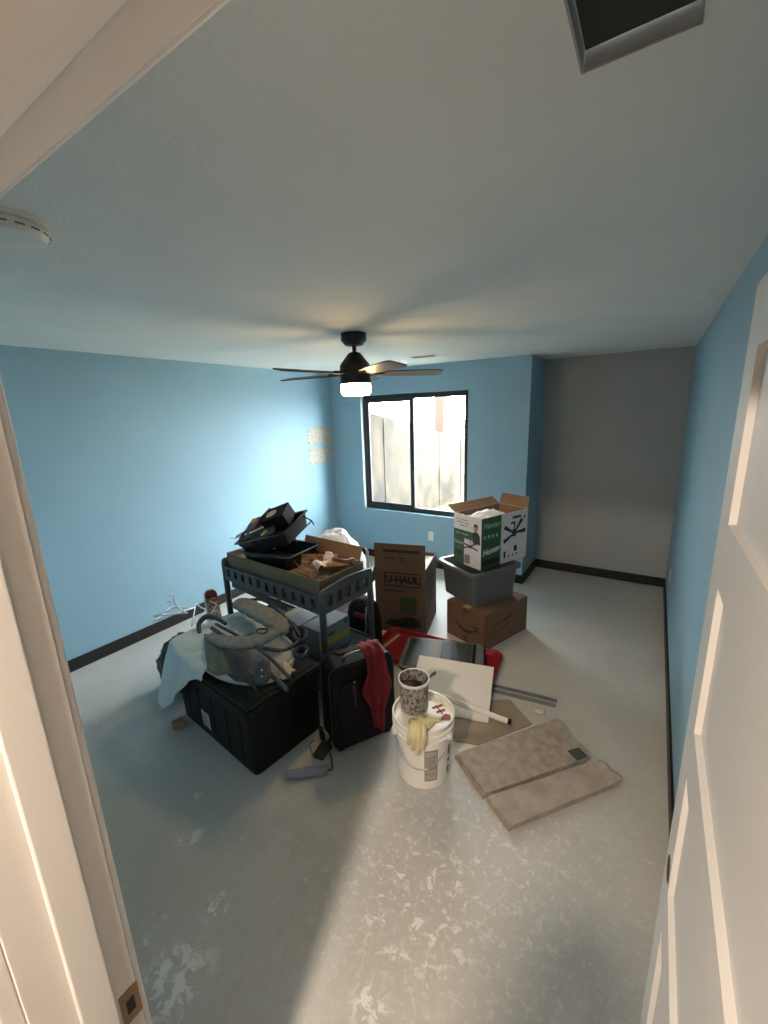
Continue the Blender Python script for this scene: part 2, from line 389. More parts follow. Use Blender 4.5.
shrub(-2.65, 7.1, .25, .22, .75, 'thin leafy shrub growing at the foot of the retaining wall', 120, 3)
shrub(-6.9, 10.5, .25, .7, 2.1, 'pale bushy shrub left of the timber post outside', 300, 4)
shrub(-4.3, 11.5, .25, .7, 2.1, 'pale bushy shrub right of the timber post outside', 300, 5)

# ------------------------------------------------------------------ hallway lamp
hl = thing('ceiling_light', 'round flush ceiling light on the hallway ceiling', 'ceiling light', (-.33, -1.0, H))
G().lathe([(.13, 0), (.13, -.02), (.11, -.025)], 32).obj('lamp_body', WHITEPL, hl)
HG = mat('hall_lamp_glass', (255, 240, 220), .5, emit=HALL_TINT, estr=HALL_LAMP)
G().lathe([(.085, -.026), (.085, -.045), (.07, -.055)], 32).obj('diffuser', HG, hl)

# duct opening in the ceiling
DUCT = mat('sheet_metal', (150, 150, 146), .8)
DARK = mat('duct_dark', (62, 64, 62), .6, .2)
v = thing('ceiling_duct', 'open dark duct hole in the ceiling near the door', 'duct', (0, 0, H))
g = G(); th = .004
g.box(hx0, hx0+th, hy0, hy1, -.001, .16).box(hx1-th, hx1, hy0, hy1, -.001, .16).box(hx0, hx1, hy1-th, hy1, -.001, .16).box(hx0, hx1, hy0, hy0+th, -.001, .16)
g.obj('duct_collar', DUCT, v)
G().box(hx0+.005, hx1-.005, hy0+.005, hy1-.006, .026, .034).obj('damper', DARK, v)

# smoke detector
sd = thing('smoke_detector', 'round white smoke detector on the ceiling beside the door', 'smoke detector', (-1.50, .515, H)); sd.scale = (1.17, 1.17, 1.0)
G().lathe([(.082, 0), (.082, -.010), (.078, -.013)], 40).obj('mounting_plate', WHITEPL, sd, smooth=False)
G().lathe([(.074, -.013), (.074, -.016), (.079, -.018), (.078, -.030), (.070, -.042), (.03, -.046)], 40).obj('sensor_body', WHITEPL, sd, bevel=.002)
g = G()
for k in range(16):
    a = k*math.pi/8; g.T = Matrix.Rotation(a, 4, 'Z'); g.box(.071, .0800, -.009, .009, -.030, -.026)
g.obj('vent_slot', mat('detector_grey', (120, 124, 122), .6), sd)

# ceiling register
vr = thing('ceiling_vent', 'small slim grey register on the far ceiling', 'vent', (-1.95, 3.785, H), 8)
G().box(-.13, .13, -.055, .055, -.006, 0).obj('vent_frame', WHITEPL, vr, bevel=.002)
g = G()
for k in range(6): g.box(-.112, .112, -.043+k*.016, -.034+k*.016, -.009, -.005)
g.obj('slat', mat('register_grey', (120, 118, 114), .5), vr)

# outlets
def outlet(x, y, z, rz, lab, size=(.07, .115)):
    o = thing('wall_outlet', lab, 'outlet', (x, y, z), rz)
    a, b = size
    G().box(-a/2, a/2, -.006, 0, -b/2, b/2).obj('cover_plate', WHITEPL, o, bevel=.002)
    for s in (1, -1):
        so = G(Matrix.Translation((0, -.006, s*.02)) @ Matrix.Rotation(R(90), 4, 'X')).prism(rrect(.034, .028, .01), 0, .002).obj('socket', WHITEPL, o)
        G().box(-.008, -.006, -.0088, -.0078, s*.02-.005, s*.02+.006).box(.006, .008, -.0088, -.0078, s*.02-.005, s*.02+.006).obj('slot', PRINT, so)
outlet(-2.232, YW, .408, 0, 'white outlet on the blue wall under the window')
outlet(XR, 4.42, .37, -90, 'white outlet low on the right blue wall')

# two paper sheets with sketches on the left wall
SK = bpy.data.materials.new('sketch_paper'); SK.use_nodes = True; t = SK.node_tree; b = t.nodes['Principled BSDF']; b.inputs['Roughness'].default_value = .8
tc = t.nodes.new('ShaderNodeTexCoord'); n1 = t.nodes.new('ShaderNodeTexNoise'); n1.inputs['Scale'].default_value = 24; n1.inputs['Detail'].default_value = 6
t.links.new(tc.outputs['Object'], n1.inputs['Vector']); r1 = t.nodes.new('ShaderNodeValToRGB')
e = r1.color_ramp.elements; e[0].position = .47; e[0].color = (*lin((186, 178, 164)), 1); e[1].position = .53; e[1].color = (*lin((186, 178, 164)), 1)
q = e.new(.5); q.color = (*lin((112, 106, 104)), 1)
t.links.new(n1.outputs[0], r1.inputs[0]); t.links.new(r1.outputs[0], b.inputs['Base Color'])
ps = []
for i, (z0, z1, lab) in enumerate(((1.545, 1.765, 'beige sketch sheet taped to the left wall, the upper one'), (1.295, 1.495, 'beige sketch sheet taped to the left wall, the lower one'))):
    o = thing('wall_sheet', lab, 'paper sheet', (XL, 3.99, z0))
    G().box(0, .0025, 0, .47, 0, z1-z0).obj('sheet', SK, o)
    G().box(.0025, .0032, .012, .458, .012, .016).box(.0025, .0032, .012, .458, z1-z0-.016, z1-z0-.012).obj('border_line', mat('pencil_line', (150, 140, 130), .8), o)

# ------------------------------------------------------------------ ceiling fan
fan = thing('ceiling_fan', 'black five-blade ceiling fan with a lit round lamp', 'ceiling fan', (-1.76, 2.40, H))
G().lathe([(.085, 0), (.085, -.045), (.06, -.075), (.025, -.08)], 40).obj('canopy', FANM, fan, bevel=.002)
G().lathe([(.014, -.07), (.014, -.13)], 16).obj('downrod', FANM, fan)
G().lathe([(.02, -.118), (.04, -.125), (.098, -.195), (.104, -.21), (.104, -.30), (.10, -.318)], 48).obj('motor_housing', FANM, fan, bevel=.002)
GLS = mat('frosted_lamp_glass', (255, 236, 200), .4, emit=(1, .66, .30), estr=FAN_LAMP)
lk = G().lathe([(.104, -.300), (.106, -.325)], 48).obj('light_ring', FANM, fan)
G().lathe([(.100, -.322), (.103, -.36), (.100, -.385), (.085, -.398), (.04, -.403)], 48).obj('lamp_glass', GLS, fan, smooth=True)
BLADE = mat('dark_walnut_blade', (46, 38, 38), .5, rgb2=(38, 31, 31), scale=8, stretch=(1, 8, 1))
bladeg = None
for k in range(5):
    a = 42+72*k
    M = Matrix.Rotation(R(a), 4, 'Z') @ Matrix.Translation((0, 0, -.258)) @ Matrix.Rotation(R(-11), 4, 'X')
    poly = [(.14, -.045), (.30, -.06), (.55, -.068), (.60, -.06), (.61, -.04), (.61, .05), (.585, .066), (.30, .058), (.14, .045)]
    bl = G(M).prism(poly, -.003, .004).obj('blade', BLADE, fan, bevel=.0015)
    G(Matrix.Rotation(R(a), 4, 'Z')).hexa([(.09, -.02, -.262), (.2, -.03, -.266), (.2, .03, -.256), (.09, .02, -.256), (.09, -.02, -.255), (.2, -.03, -.26), (.2, .03, -.248), (.09, .02, -.248)]).obj('blade_iron', FANM, bl)

# ------------------------------------------------------------------ cardboard box helper (local frame, bottom at z=0)
def carton(root, L, W, Hh, m, th=.005, name='carton_wall', flaps=(), lenf=None):
    g = G(); g.box(-L/2, L/2, -W/2, W/2, 0, th)
    g.box(-L/2, L/2, -W/2, -W/2+th, th, Hh).box(-L/2, L/2, W/2-th, W/2, th, Hh)
    g.box(-L/2, -L/2+th, -W/2+th, W/2-th, th, Hh).box(L/2-th, L/2, -W/2+th, W/2-th, th, Hh)
    body = g.obj(name, m, root)
    for side, ang, fl in flaps:     # ang: 0 upright, 90 flat outwards
        hw = (L if side in 'fb' else W)/2-.003
        base = {'f': Matrix.Translation((0, -W/2, Hh)), 'b': Matrix.Translation((0, W/2, Hh)) @ Matrix.Rotation(R(180), 4, 'Z'),
                'l': Matrix.Translation((-L/2, 0, Hh)) @ Matrix.Rotation(R(-90), 4, 'Z'), 'r': Matrix.Translation((L/2, 0, Hh)) @ Matrix.Rotation(R(90), 4, 'Z')}[side]
        G(base @ Matrix.Rotation(R(ang), 4, 'X')).box(-hw, hw, 0, th*.8, 0.0005, fl).obj('flap', m, root)
    return body

# ------------------------------------------------------------------ moving box with three stacked names
uh = thing('moving_box', 'tall brown moving box with one flap standing up', 'box', (-1.802, 3.113, 0), 15)
UHC = mat('moving_box_cardboard', (96, 77, 62), .85, rgb2=(89, 71, 57), scale=5)
UHG = mat('faded_green_ink', (52, 70, 48), .85)
UHD = mat('dark_green_ink', (30, 32, 24), .85)
carton(uh, .46, .46, .61, UHC, flaps=(('f', 0, .22), ('b', 150, .2), ('l', 165, .2)))
yf = -.23-.0012
FT = lambda x, z, dy=0: Matrix.Translation((x, yf-dy, z)) @ Matrix.Rotation(R(90), 4, 'X')
text('lettering', 'U-HAUL', .085, FT(.02, .505), UHD, uh, bold=.0055, sx=.98)
g = G(FT(.02, .505)); o1, o2 = rrect(.33, .13, .02), rrect(.31, .11, .015)
A = [g.v((x, y, 0)) for x, y in o1]; B = [g.v((x, y, 0)) for x, y in o2]; g.bridge(A, B)
g.obj('logo_border', UHD, uh)
scribble('small_print', .16, .022, FT(-.06, .40), UHD, uh, 1, .003)
G(FT(.07, .27)).prism(rrect(.15, .16, .012), -.001, .0002).obj('printed_square', UHG, uh)
g = G(FT(.02, .10)); g.prism([(-.17, -.03), (-.12, .02), (-.03, .025), (.0, .05), (.09, .06), (.15, .03), (.17, -.02), (.12, -.04), (.02, -.045), (-.08, -.04)], -.001, .0002); g.obj('printed_picture', UHD, uh)
G(FT(.02, .765)).box(-.165, .165, -.012, .012, -.001, .0002).obj('printed_bar', UHD, uh)
for k, (x, z, s) in enumerate(((-.1, .70, .11), (.03, .705, .06), (-.06, .665, .03), (.03, .68, .06))): scribble('small_print', s, .014, FT(x, z), UHD, uh, k, .002)
for k, z in enumerate((.45, .36, .27)): scribble('small_print', .24, .024, Matrix.Translation((.2312, 0, z)) @ Matrix.Rotation(R(90), 4, 'Z') @ Matrix.Rotation(R(90), 4, 'X'), UHG, uh, k, .003)
g = G(); g.grid(lambda u, v: (-.22+.44*u, -.22+.44*v, .575+.02*fn(u*4, v*4, 3)+.01*fn(u*9, v*9)), 16, 16)
tag(g.obj('packing_paper', PAPER, None, solid=.004), 'crumpled white paper filling the top of the tall brown moving box', 'packing paper').matrix_world = Matrix.Translation((-1.802, 3.113, 0)) @ Matrix.Rotation(R(15), 4, 'Z')

# ------------------------------------------------------------------ carton with a smile mark, grey tote, fan carton
am = thing('shipping_box', 'closed brown shipping box with a black curved arrow, under the grey tote', 'box', (-1.097, 3.296, 0), 70)
AMC = mat('shipping_cardboard', (104, 78, 60), .85, rgb2=(97, 72, 56), scale=5)
G().box(-.288, .288, -.2075, .2075, 0, .315).obj('carton_body', AMC, am, bevel=.002)
G().box(-.2885, .2885, -.03, .03, .3145, .3158).obj('tape', mat('packing_tape', (150, 128, 96), .3), am)
# smile on the left end (local -x face)
LT = Matrix.Translation((-.2886, 0, .16)) @ Matrix.Rotation(R(-90), 4, 'Z') @ Matrix.Rotation(R(90), 4, 'X')
g = G(LT)
pts = [(-.12+.24*i/14, .075-.0*i-.13*math.sin(math.pi*(.12+.66*i/14))**1.0) for i in range(15)]
for i in range(14):
    (x0, z0), (x1, z1) = pts[i], pts[i+1]; w0, w1 = .004+.011*math.sin(math.pi*min(1, i/14)), .004+.011*math.sin(math.pi*min(1, (i+1)/14))
    g.hexa([(x0, z0-w0, 0), (x1, z1-w1, 0), (x1, z1+w1, 0), (x0, z0+w0, 0), (x0, z0-w0, .0008), (x1, z1-w1, .0008), (x1, z1+w1, .0008), (x0, z0+w0, .0008)])
x1, z1 = pts[-1]
g.prism([(x1-.035, z1+.03), (x1+.02, z1+.028), (x1+.012, z1-.03), (x1, z1-.028), (x1+.004, z1+.012), (x1-.032, z1+.018)], 0, .0008)
g.obj('curved_arrow_print', PRINT, am)
g = G(LT)
for z in (.125, -.125):
    g = G(LT)
    for (a, b_, c_, d_) in ((-.02, .03, -.028, -.022), (-.02, .03, .022, .028), (-.02, -.014, -.022, .022), (.024, .03, -.022, .022), (-.004, .012, -.012, .012)): g.box(a, b_, z+c_, z+d_, 0, .0008)
    g.obj('tape_print', PRINT, am)
FR = Matrix.Translation((-.05, -.2078, .20)) @ Matrix.Rotation(R(90), 4, 'X')
scribble('handwriting', .26, .035, FR @ Matrix.Rotation(R(7), 4, 'Z'), mat('faint_marker', (60, 38, 28), .9), am, 2, .0025)
scribble('handwriting', .12, .035, FR @ Matrix.Translation((.03, -.055, 0)) @ Matrix.Rotation(R(7), 4, 'Z'), bpy.data.materials['faint_marker'], am, 5, .0025)

gt = thing('storage_tote', 'open grey plastic storage tote standing on the shipping box', 'tote', (-1.20, 3.35, .3165), 60)
g = G()
def tote_loops(g, w0, d0, w1, d1, z0, z1, r=.05, th=.006):
    L = [[(x, y, z0) for x, y in rrect(w0, d0, r)], [(x, y, z1) for x, y in rrect(w1, d1, r)],
         [(x, y, z1) for x, y in rrect(w1+.05, d1+.05, r+.02)], [(x, y, z1-.028) for x, y in rrect(w1+.056, d1+.056, r+.02)], [(x, y, z1-.028) for x, y in rrect(w1+.05, d1+.05, r+.02)],
         [(x, y, z1-.006) for x, y in rrect(w1+.044, d1+.044, r+.02)]]
    inner = [[(x, y, z1) for x, y in rrect(w1-2*th, d1-2*th, r)], [(x, y, z0+th) for x, y in rrect(w0-2*th, d0-2*th, r)]]
    g.loops([L[0], [(x, y, z1-.01) for x, y in rrect(w1-.001, d1-.001, r)], L[5], L[4], L[3], L[2], inner[0], inner[1]])
tote_loops(g, .45, .43, .50, .47, 0, .305)
g.obj('tote_body', GREYPL, gt, bevel=.002)
G(Matrix.Translation((0, .265, .30))).box(-.06, .06, -.03, .006, .004, .012).obj('handle_grip', GREYPL, gt)
G(Matrix.Translation((0, -.25, .30))).box(-.06, .06, -.03, .006, .004, .012).obj('handle_grip', GREYPL, gt)

FB = (-1.106, 3.132)
u_ = Vector((.228, .524)).normalized(); v_ = Vector((-u_.y, u_.x))
FLn, FWd, FHt = .575, .32, .44
cc = Vector(FB)+u_*FLn/2+v_*FWd/2
fb = thing('fan_box', 'open white and green printed fan box sitting on the grey tote', 'box', (cc.x, cc.y, .6225), math.degrees(math.atan2(u_.y, u_.x)))
FBW = mat('glossy_white_board', (196, 196, 200), .45)
FBG = mat('green_print', (38, 78, 54), .5)
FBK = mat('black_print', (24, 26, 28), .5)
carton(fb, FLn, FWd, FHt, FBW, th=.004)
g = G(); th = .0045
L, W, Hh = FLn, FWd, FHt
g.box(-L/2+th, L/2-th, -W/2+.0041, -W/2+.005, th, Hh-.001).box(-L/2+th, L/2-th, W/2-.005, W/2-.0041, th, Hh-.001).box(-L/2+.0041, -L/2+.005, -W/2+th, W/2-th, th, Hh-.001).box(L/2-.005, L/2-.0041, -W/2+th, W/2-th, th, Hh-.001)
g.obj('box_lining', CARDIN, fb)
for side, ang, fl in (('b', 60, .10), ('r', 16, .10)):
    hw = (L if side in 'fb' else W)/2-.004
    base = {'f': Matrix.Translation((0, -W/2, Hh)), 'b': Matrix.Translation((0, W/2, Hh)) @ Matrix.Rotation(R(180), 4, 'Z'),
            'l': Matrix.Translation((-L/2, 0, Hh)) @ Matrix.Rotation(R(-90), 4, 'Z'), 'r': Matrix.Translation((L/2, 0, Hh)) @ Matrix.Rotation(R(90), 4, 'Z')}[side]
    Mx = base @ Matrix.Rotation(R(ang), 4, 'X')
    fp = G(Mx).box(-hw, hw, 0, .003, 0.001, fl).obj('flap', CARDIN, fb)
    G(Mx).box(-hw, hw, -.0008, 0, 0.001, fl).obj('flap_print', FBW, fp)
# long side (local -y): green stripe then the fan picture
FS = lambda x, z: Matrix.Translation((x, -W/2-.0006, z)) @ Matrix.Rotation(R(90), 4, 'X')
gx = -L/2+.235
G(FS(0, 0)).box(-L/2, gx, .0, Hh, -.0004, .0004).obj('printed_band', FBG, fb)
FBL = mat('pale_green_print', (130, 178, 150), .5)
FBP = mat('white_print', (214, 214, 214), .5)
text('lettering', 'Hunter', .068, FS((-L/2+gx)/2, Hh-.07) @ Matrix.Translation((0, 0, .0005)), FBL, fb, shear=.35, bold=.001)
text('lettering', 'Hunter', .072, FS((-L/2+gx)/2, .15) @ Matrix.Rotation(R(6), 4, 'Z') @ Matrix.Translation((0, 0, .0005)), FBP, fb, shear=.35, bold=.001)
for k in range(4): G(FS(-L/2+.04+k*.048, Hh-.165)).box(-.011, .011, -.014, .014, 0, .001).obj('printed_icon', FBL, fb)
G(FS(-L/2+.115, .055)).box(-.10, .10, -.025, .025, 0, .001).obj('printed_bar', FBK, fb)
cx = (gx+L/2)/2; g = G(FS(cx, .235))
g.box(-.008, .008, .06, .11, 0, .001).box(-.022, .022, -.015, .055, 0, .001)
for a in (2, 50, 152, 205):
    g.T = FS(cx, .25) @ Matrix.Rotation(R(a), 4, 'Z'); g.prism([(.02, -.008), (.145, -.020), (.15, .016), (.02, .010)], 0, .001)
g.T = FS(cx, .235); g.box(.0, .04, -.15, -.10, 0, .001).box(-.13, -.105, -.19, -.13, 0, .001)
for k in range(3): g.box(-.07+k*.05, -.055+k*.05, -.19, -.17, 0, .001)
g.box(-.03, .08, .145, .165, 0, .001).box(.12, .135, .13, .155, 0, .001).box(-.05, .01, .10, .118, 0, .001)
g.obj('fan_picture', FBK, fb)
# short side (local -x): green band, portrait of a man, small fan picture
LS = lambda y, z: Matrix.Translation((-L/2-.0006, -y, z)) @ Matrix.Rotation(R(-90), 4, 'Z') @ Matrix.Rotation(R(90), 4, 'X')
g = G(LS(0, 0)); g.box(-W/2, -.035, 0, .29, -.0004, .0006); g.box(-W/2, .08, .235, .305, -.0004, .0006); g.obj('printed_band', FBG, fb)
text('lettering', 'Hunter', .042, LS(-.098, .19) @ Matrix.Translation((0, 0, .0008)), FBL, fb, shear=.35)
scribble('small_print', .15, .012, LS(-.06, .272) @ Matrix.Translation((0, 0, .0008)), FBL, fb, 1)
GP = mat('pale_grey_print', (110, 106, 108), .6); scribble('small_print', .14, .009, LS(-.06, .395), GP, fb, 3); scribble('small_print', .14, .009, LS(-.055, .37), GP, fb, 4); scribble('small_print', .10, .009, LS(-.04, .345), GP, fb, 6)
g = G(LS(-.1, .10)); g.box(-.045, .045, -.02, .02, 0, .0012).obj('printed_bar', FBK, fb)
sk = mat('printed_skin', (150, 120, 104), .6)
pr_ = G(LS(.098, .345)).prism([(.022*math.cos(a*math.pi/8), .03*math.sin(a*math.pi/8)) for a in range(16)], 0, .0012).obj('portrait', sk, fb)
G(LS(.098, .345)).prism([(-.024, .0), (-.022, .03), (0, .042), (.022, .03), (.024, 0), (.016, .016), (-.016, .016)], 0, .0018).prism([(-.02, -.03), (.02, -.03), (.045, -.055), (.05, -.13), (-.03, -.13), (-.035, -.05)], 0, .0018).prism([(-.009, -.014), (.009, -.014), (.007, -.008), (-.007, -.008)], 0, .002).obj('hair_and_shirt', FBK, pr_)
g = G(LS(.04, .18)); g.box(-.003, .003, 0, .06, 0, .001).box(-.013, .013, -.018, .006, 0, .001)
for a in (-12, 30, 172, 200): g.T = LS(.04, .18) @ Matrix.Rotation(R(a), 4, 'Z'); g.box(.01, .085, -.006, .006, 0, .001)
g.T = LS(.0, .06)
for k in range(7): g.box(-.025+k*.009, -.021+k*.009, -.04, .04, 0, .001)
g.obj('fan_picture', FBK, fb)
g = G(); g.grid(lambda u, v: (-.20+.32*u, -.12+.24*v, .40+.05*math.sin(math.pi*u)*math.sin(math.pi*v)+.02*fn(u*7, v*7, 9)), 18, 14)
o = tag(g.obj('plastic_wrap', mat('white_wrap', (222, 224, 228), .5, bump=.8, bscale=25), None, solid=.003, smooth=True), 'bunched white plastic wrap poking out of the fan box', 'plastic wrap')
o.matrix_world = Matrix.Translation((cc.x, cc.y, .6225)) @ Matrix.Rotation(math.atan2(u_.y, u_.x), 4, 'Z')

# ------------------------------------------------------------------ black tote with hinged lid
TC = Vector((-2.035, 1.458)); TR = -6.6
tt = thing('flip_lid_tote', 'large black plastic tote with a charcoal hinged lid', 'tote', (TC.x, TC.y, 0), TR)
g = G()
L0, L1 = (.83, .48), (.83, .49)
g.loops([[(x, y, 0) for x, y in rrect(*L0, .03)], [(x, y, .34) for x, y in rrect(.84, .495, .03)], [(x, y, .35) for x, y in rrect(.86, .515, .035)],
         [(x, y, .385) for x, y in rrect(.86, .515, .035)], [(x, y, .39) for x, y in rrect(.875, .53, .035)], [(x, y, .425) for x, y in rrect(.875, .53, .035)]])
g.obj('tote_body', BLACKPL, tt, bevel=.004)
for x in (-.30, -.16, .0, .16, .30): G().hexa([(x-.012, -.244, .05), (x+.012, -.244, .05), (x+.012, -.225, .05), (x-.012, -.225, .05), (x-.012, -.251, .31), (x+.012, -.251, .31), (x+.012, -.235, .31), (x-.012, -.235, .31)]).obj('rib', BLACKPL, tt, bevel=.002)
for y in (-.15, -.05, .05, .15): G().hexa([(.405, y-.012, .05), (.419, y-.012, .05), (.419, y+.012, .05), (.405, y+.012, .05), (.41, y-.012, .31), (.424, y-.012, .31), (.424, y+.012, .31), (.41, y+.012, .31)]).obj('rib', BLACKPL, tt, bevel=.002)
for s, x0, x1 in ((0, -.427, .08), (1, .085, .427)):
    ld = G().loops([[(x0, -.258, .426), (x1, -.258, .426), (x1, .258, .426), (x0, .258, .426)], [(x0, -.258, .440), (x1, -.258, .440), (x1, .258, .440), (x0, .258, .440)]]).obj('lid_flap', LIDPL, tt, bevel=.004)
    G().box(x0+.03, x1-.03, -.225, .225, .4402, .446).obj('raised_panel', LIDPL, ld, bevel=.002)
LBL = mat('sticker_white', (190, 194, 196), .6)
g = G().hexa([(-.14, -.2435, .06), (-.05, -.2435, .06), (-.05, -.236, .06), (-.14, -.236, .06), (-.14, -.2475, .17), (-.05, -.2475, .17), (-.05, -.242, .17), (-.14, -.242, .17)])
st_ = g.obj('sticker', LBL, tt); st_['label'] = 'white sticker'
g = G()
for k in range(5): g.box(-.13, -.07-(k % 2)*.02, -.2485+.0003*(4-k), -.2435+.0004*(4-k), .145-k*.017, .150-k*.017)
g.obj('printed_line', mat('grey_ink', (120, 124, 128), .7), st_)

def tp(x, y, z): # tote local -> world
    a = R(TR); return Vector((TC.x+x*math.cos(a)-y*math.sin(a), TC.y+x*math.sin(a)+y*math.cos(a), z))

# small tan roll by the tote
rl = at(178, 723, .028)
g = G(Matrix.Translation(rl) @ Matrix.Rotation(R(70), 4, 'Z') @ Matrix.Rotation(R(90), 4, 'Y'))
g.lathe([(.012, -.03), (.012, .03), (.028, .03), (.028, -.03)], 24, cap0=False, cap1=False); g.bm.verts.ensure_lookup_table()
tag(g.obj('tape_roll', mat('tan_tape', (158, 138, 112), .7)), 'small tan tape roll lying at the left corner of the black tote', 'tape roll')

# oval white pad
pad = thing('oval_pad', 'white oval padded baby mat lying on the black tote lid', 'pad', tp(-.02, .02, .4465), TR)
PADM = mat('white_soft_vinyl', (206, 206, 200), .5, bump=.3, bscale=20, rgb2=(196, 196, 190), scale=5)
def oval(rx, ry, z, n=40): return [(rx*math.cos(2*math.pi*k/n), ry*math.sin(2*math.pi*k/n), z+.006*math.sin(6*math.pi*k/n)*(z > .01)) for k in range(n)]
G().loops([oval(.37, .235, 0), oval(.39, .25, .012), oval(.395, .255, .04), oval(.375, .24, .055), oval(.33, .20, .05), oval(.15, .1, .045)]).obj('cushion', PADM, pad, smooth=True)
G().tube([Vector(p) for p in oval(.388, .25, .05)], .011, 8, closed=True).obj('piping', mat('white_piping', (222, 224, 222), .5), pad, smooth=True)

# translucent white cover
SHM = mat('translucent_white_sheet', (206, 216, 216), .55, bump=.35, bscale=14)
SHM.node_tree.nodes['Principled BSDF'].inputs['Alpha'].default_value = .93
def sheet(u, v):
    ph = R(88+u*202)              # direction over the lid, 180 is the left end
    cx0, cy0 = -.05, .0
    c_, s_ = math.cos(ph), math.sin(ph)
    d = min((.445-.05)/abs(c_) if c_ < 0 else 9, (.275)/max(abs(s_), 1e-3))
    d = (d**-6+.48**-6)**(-1/6)
    bump_ = lambda a, m, s: math.exp(-((math.degrees(ph)-m)/s)**2)*a
    drop = .03+bump_(.42, 222, 32)+bump_(.20, 190, 22)+bump_(.06, 150, 20)
    Lt = d+drop; l = v*Lt
    if l < d: r_, z = l, .515+.05*(1-(l/d)**2)+.04*max(0, -c_)*(l/d)+.012*fn(u*9, v*6, 2)
    else:
        e_ = l-d; r_ = d+.02+e_*.30+.014*math.sin(ph*19)*min(1, e_*6); z = .515+.04*max(0, -c_)-e_*.93
    if l < d: r_ += .02*(l/d)**6
    z += .008*fn(u*14, v*9, 5)
    return tp(cx0+r_*c_, cy0+r_*s_, z)
g = G(); g.grid(sheet, 70, 46)
tag(g.obj('plastic_sheet', SHM, None, smooth=True, solid=.0025), 'translucent white cover draped over the left end of the black tote', 'cover sheet')
# hem line on the hanging end
g = G(); g.tube([sheet(.05+.9*i/50, .94)+Vector((-.002, -.003, .002)) for i in range(51)], .0035, 6)
# folded baby bouncer on top
bb = thing('folded_baby_bouncer', 'folded grey padded baby bouncer heaped on top of the black tote', 'baby bouncer', tp(0, 0, .52))
bb.location = (0, 0, 0)
def pad_(pts, rads, name, fl=.5):
    q = smoothpath(pts, 8); n_ = len(q); rd = []
    for i in range(n_):
        t = i/(n_-1)*(len(rads)-1); k = min(int(t), len(rads)-2); rd.append((rads[k]*(1-t+k)+rads[k+1]*(t-k))*(1+.05*math.sin(i*1.9)))
    return G().tube(q, rd, 22, flat=fl).obj(name, GREYF, bb, smooth=True)
pad_([at(208, 636, .60), at(228, 642, .605), at(252, 642, .61), at(272, 632, .62), at(278, 626, .63)], [.025, .058, .066, .066, .03], 'quilted_pad')
pad_([at(237, 602, .68), at(243, 604, .68), at(262, 614, .67), at(278, 624, .65), at(283, 634, .62)], [.035, .068, .074, .068, .03], 'quilted_pad')
rc0 = at(262, 631, .685)
G().tube([rc0+Vector((.036*math.cos(a*.52), .026*math.sin(a*.52), .0)) for a in range(12)], .005, 6, closed=True).obj('pad_ring', DGREYF, bb)
TUBG = mat('grey_tube', (70, 72, 76), .45, .2)
for P_, r_ in (([at(212, 628, .60), at(250, 655, .60), at(287, 690, .545)], .013), ([at(216, 624, .62), at(258, 648, .61), at(290, 678, .56)], .010),
               ([at(232, 604, .62), at(262, 600, .66), at(290, 622, .63), at(300, 636, .58)], .010), ([at(262, 648, .60), at(284, 650, .58), at(300, 640, .57)], .011)):
    G().tube(smoothpath(P_, 8), r_, 12).obj('frame_bar', TUBG, bb, smooth=True)
def fab(p00, p10, p01, p11, amp, k, seed, bulge=.03):
    return lambda u, v: (p00*(1-u)*(1-v)+p10*u*(1-v)+p01*(1-u)*v+p11*u*v)+Vector((0, 0, bulge*math.sin(math.pi*u)*math.sin(math.pi*v)+amp*math.sin(u*k+v*2)*v+amp*.6*fn(u*4, v*4, seed)))
G().grid(fab(at(212, 632, .60), at(246, 652, .605), at(228, 676, .53), at(258, 690, .53), .012, 9, 1), 22, 18).obj('seat_fabric', DGREYF, bb, smooth=True, solid=.008)
G().grid(fab(at(234, 644, .60), at(270, 662, .60), at(250, 676, .56), at(272, 680, .56), .010, 7, 2), 18, 14).obj('seat_fabric', mat('mid_grey_fabric', (92, 92, 92), .9, bump=.5), bb, smooth=True, solid=.008)
GRNF = mat('grey_green_fabric', (104, 118, 110), .9, rgb2=(90, 104, 97), scale=10)
G().grid(fab(at(204, 634, .595), at(222, 636, .60), at(208, 672, .53), at(232, 676, .535), .012, 7, 4, .025), 18, 16).obj('side_fabric', GRNF, bb, smooth=True, solid=.008)
ft = at(262, 672, .585); fx_ = at(262, 688, .555)-ft; fy_ = at(276, 672, .595)-ft
g = G(frame(ft, fx_, fy_)); g.loops([[(x*q, y*q, z) for x, y in ((-.075, -.015), (-.03, -.030), (.03, -.046), (.07, -.036), (.085, -.0), (.07, .036), (.03, .046), (-.03, .032), (-.075, .015))] for z, q in ((-.014, .9), (-.008, 1), (.008, 1), (.014, .88))])
fo = g.obj('end_foot', NAVYPL, bb, bevel=.004, seg=3); fo['label'] = 'slate plastic foot'
for x in (-.0, .042): G(frame(ft, fx_, fy_)).lathe([(.005, -.0155), (.005, .0155)], 12, (x, .004)).obj('screw_cap', WHITEPL, fo)
fo2 = at(206, 626, .60)
cpth = smoothpath([at(200, 634, .56), at(199, 624, .60), at(206, 617, .63), at(216, 618, .63), at(226, 624, .62)], 6)
G().tube(cpth, [.011+.007*math.sin(math.pi*i/(len(cpth)-1)) for i in range(len(cpth))], 14).obj('curved_foot', NAVYPL, bb, smooth=True)
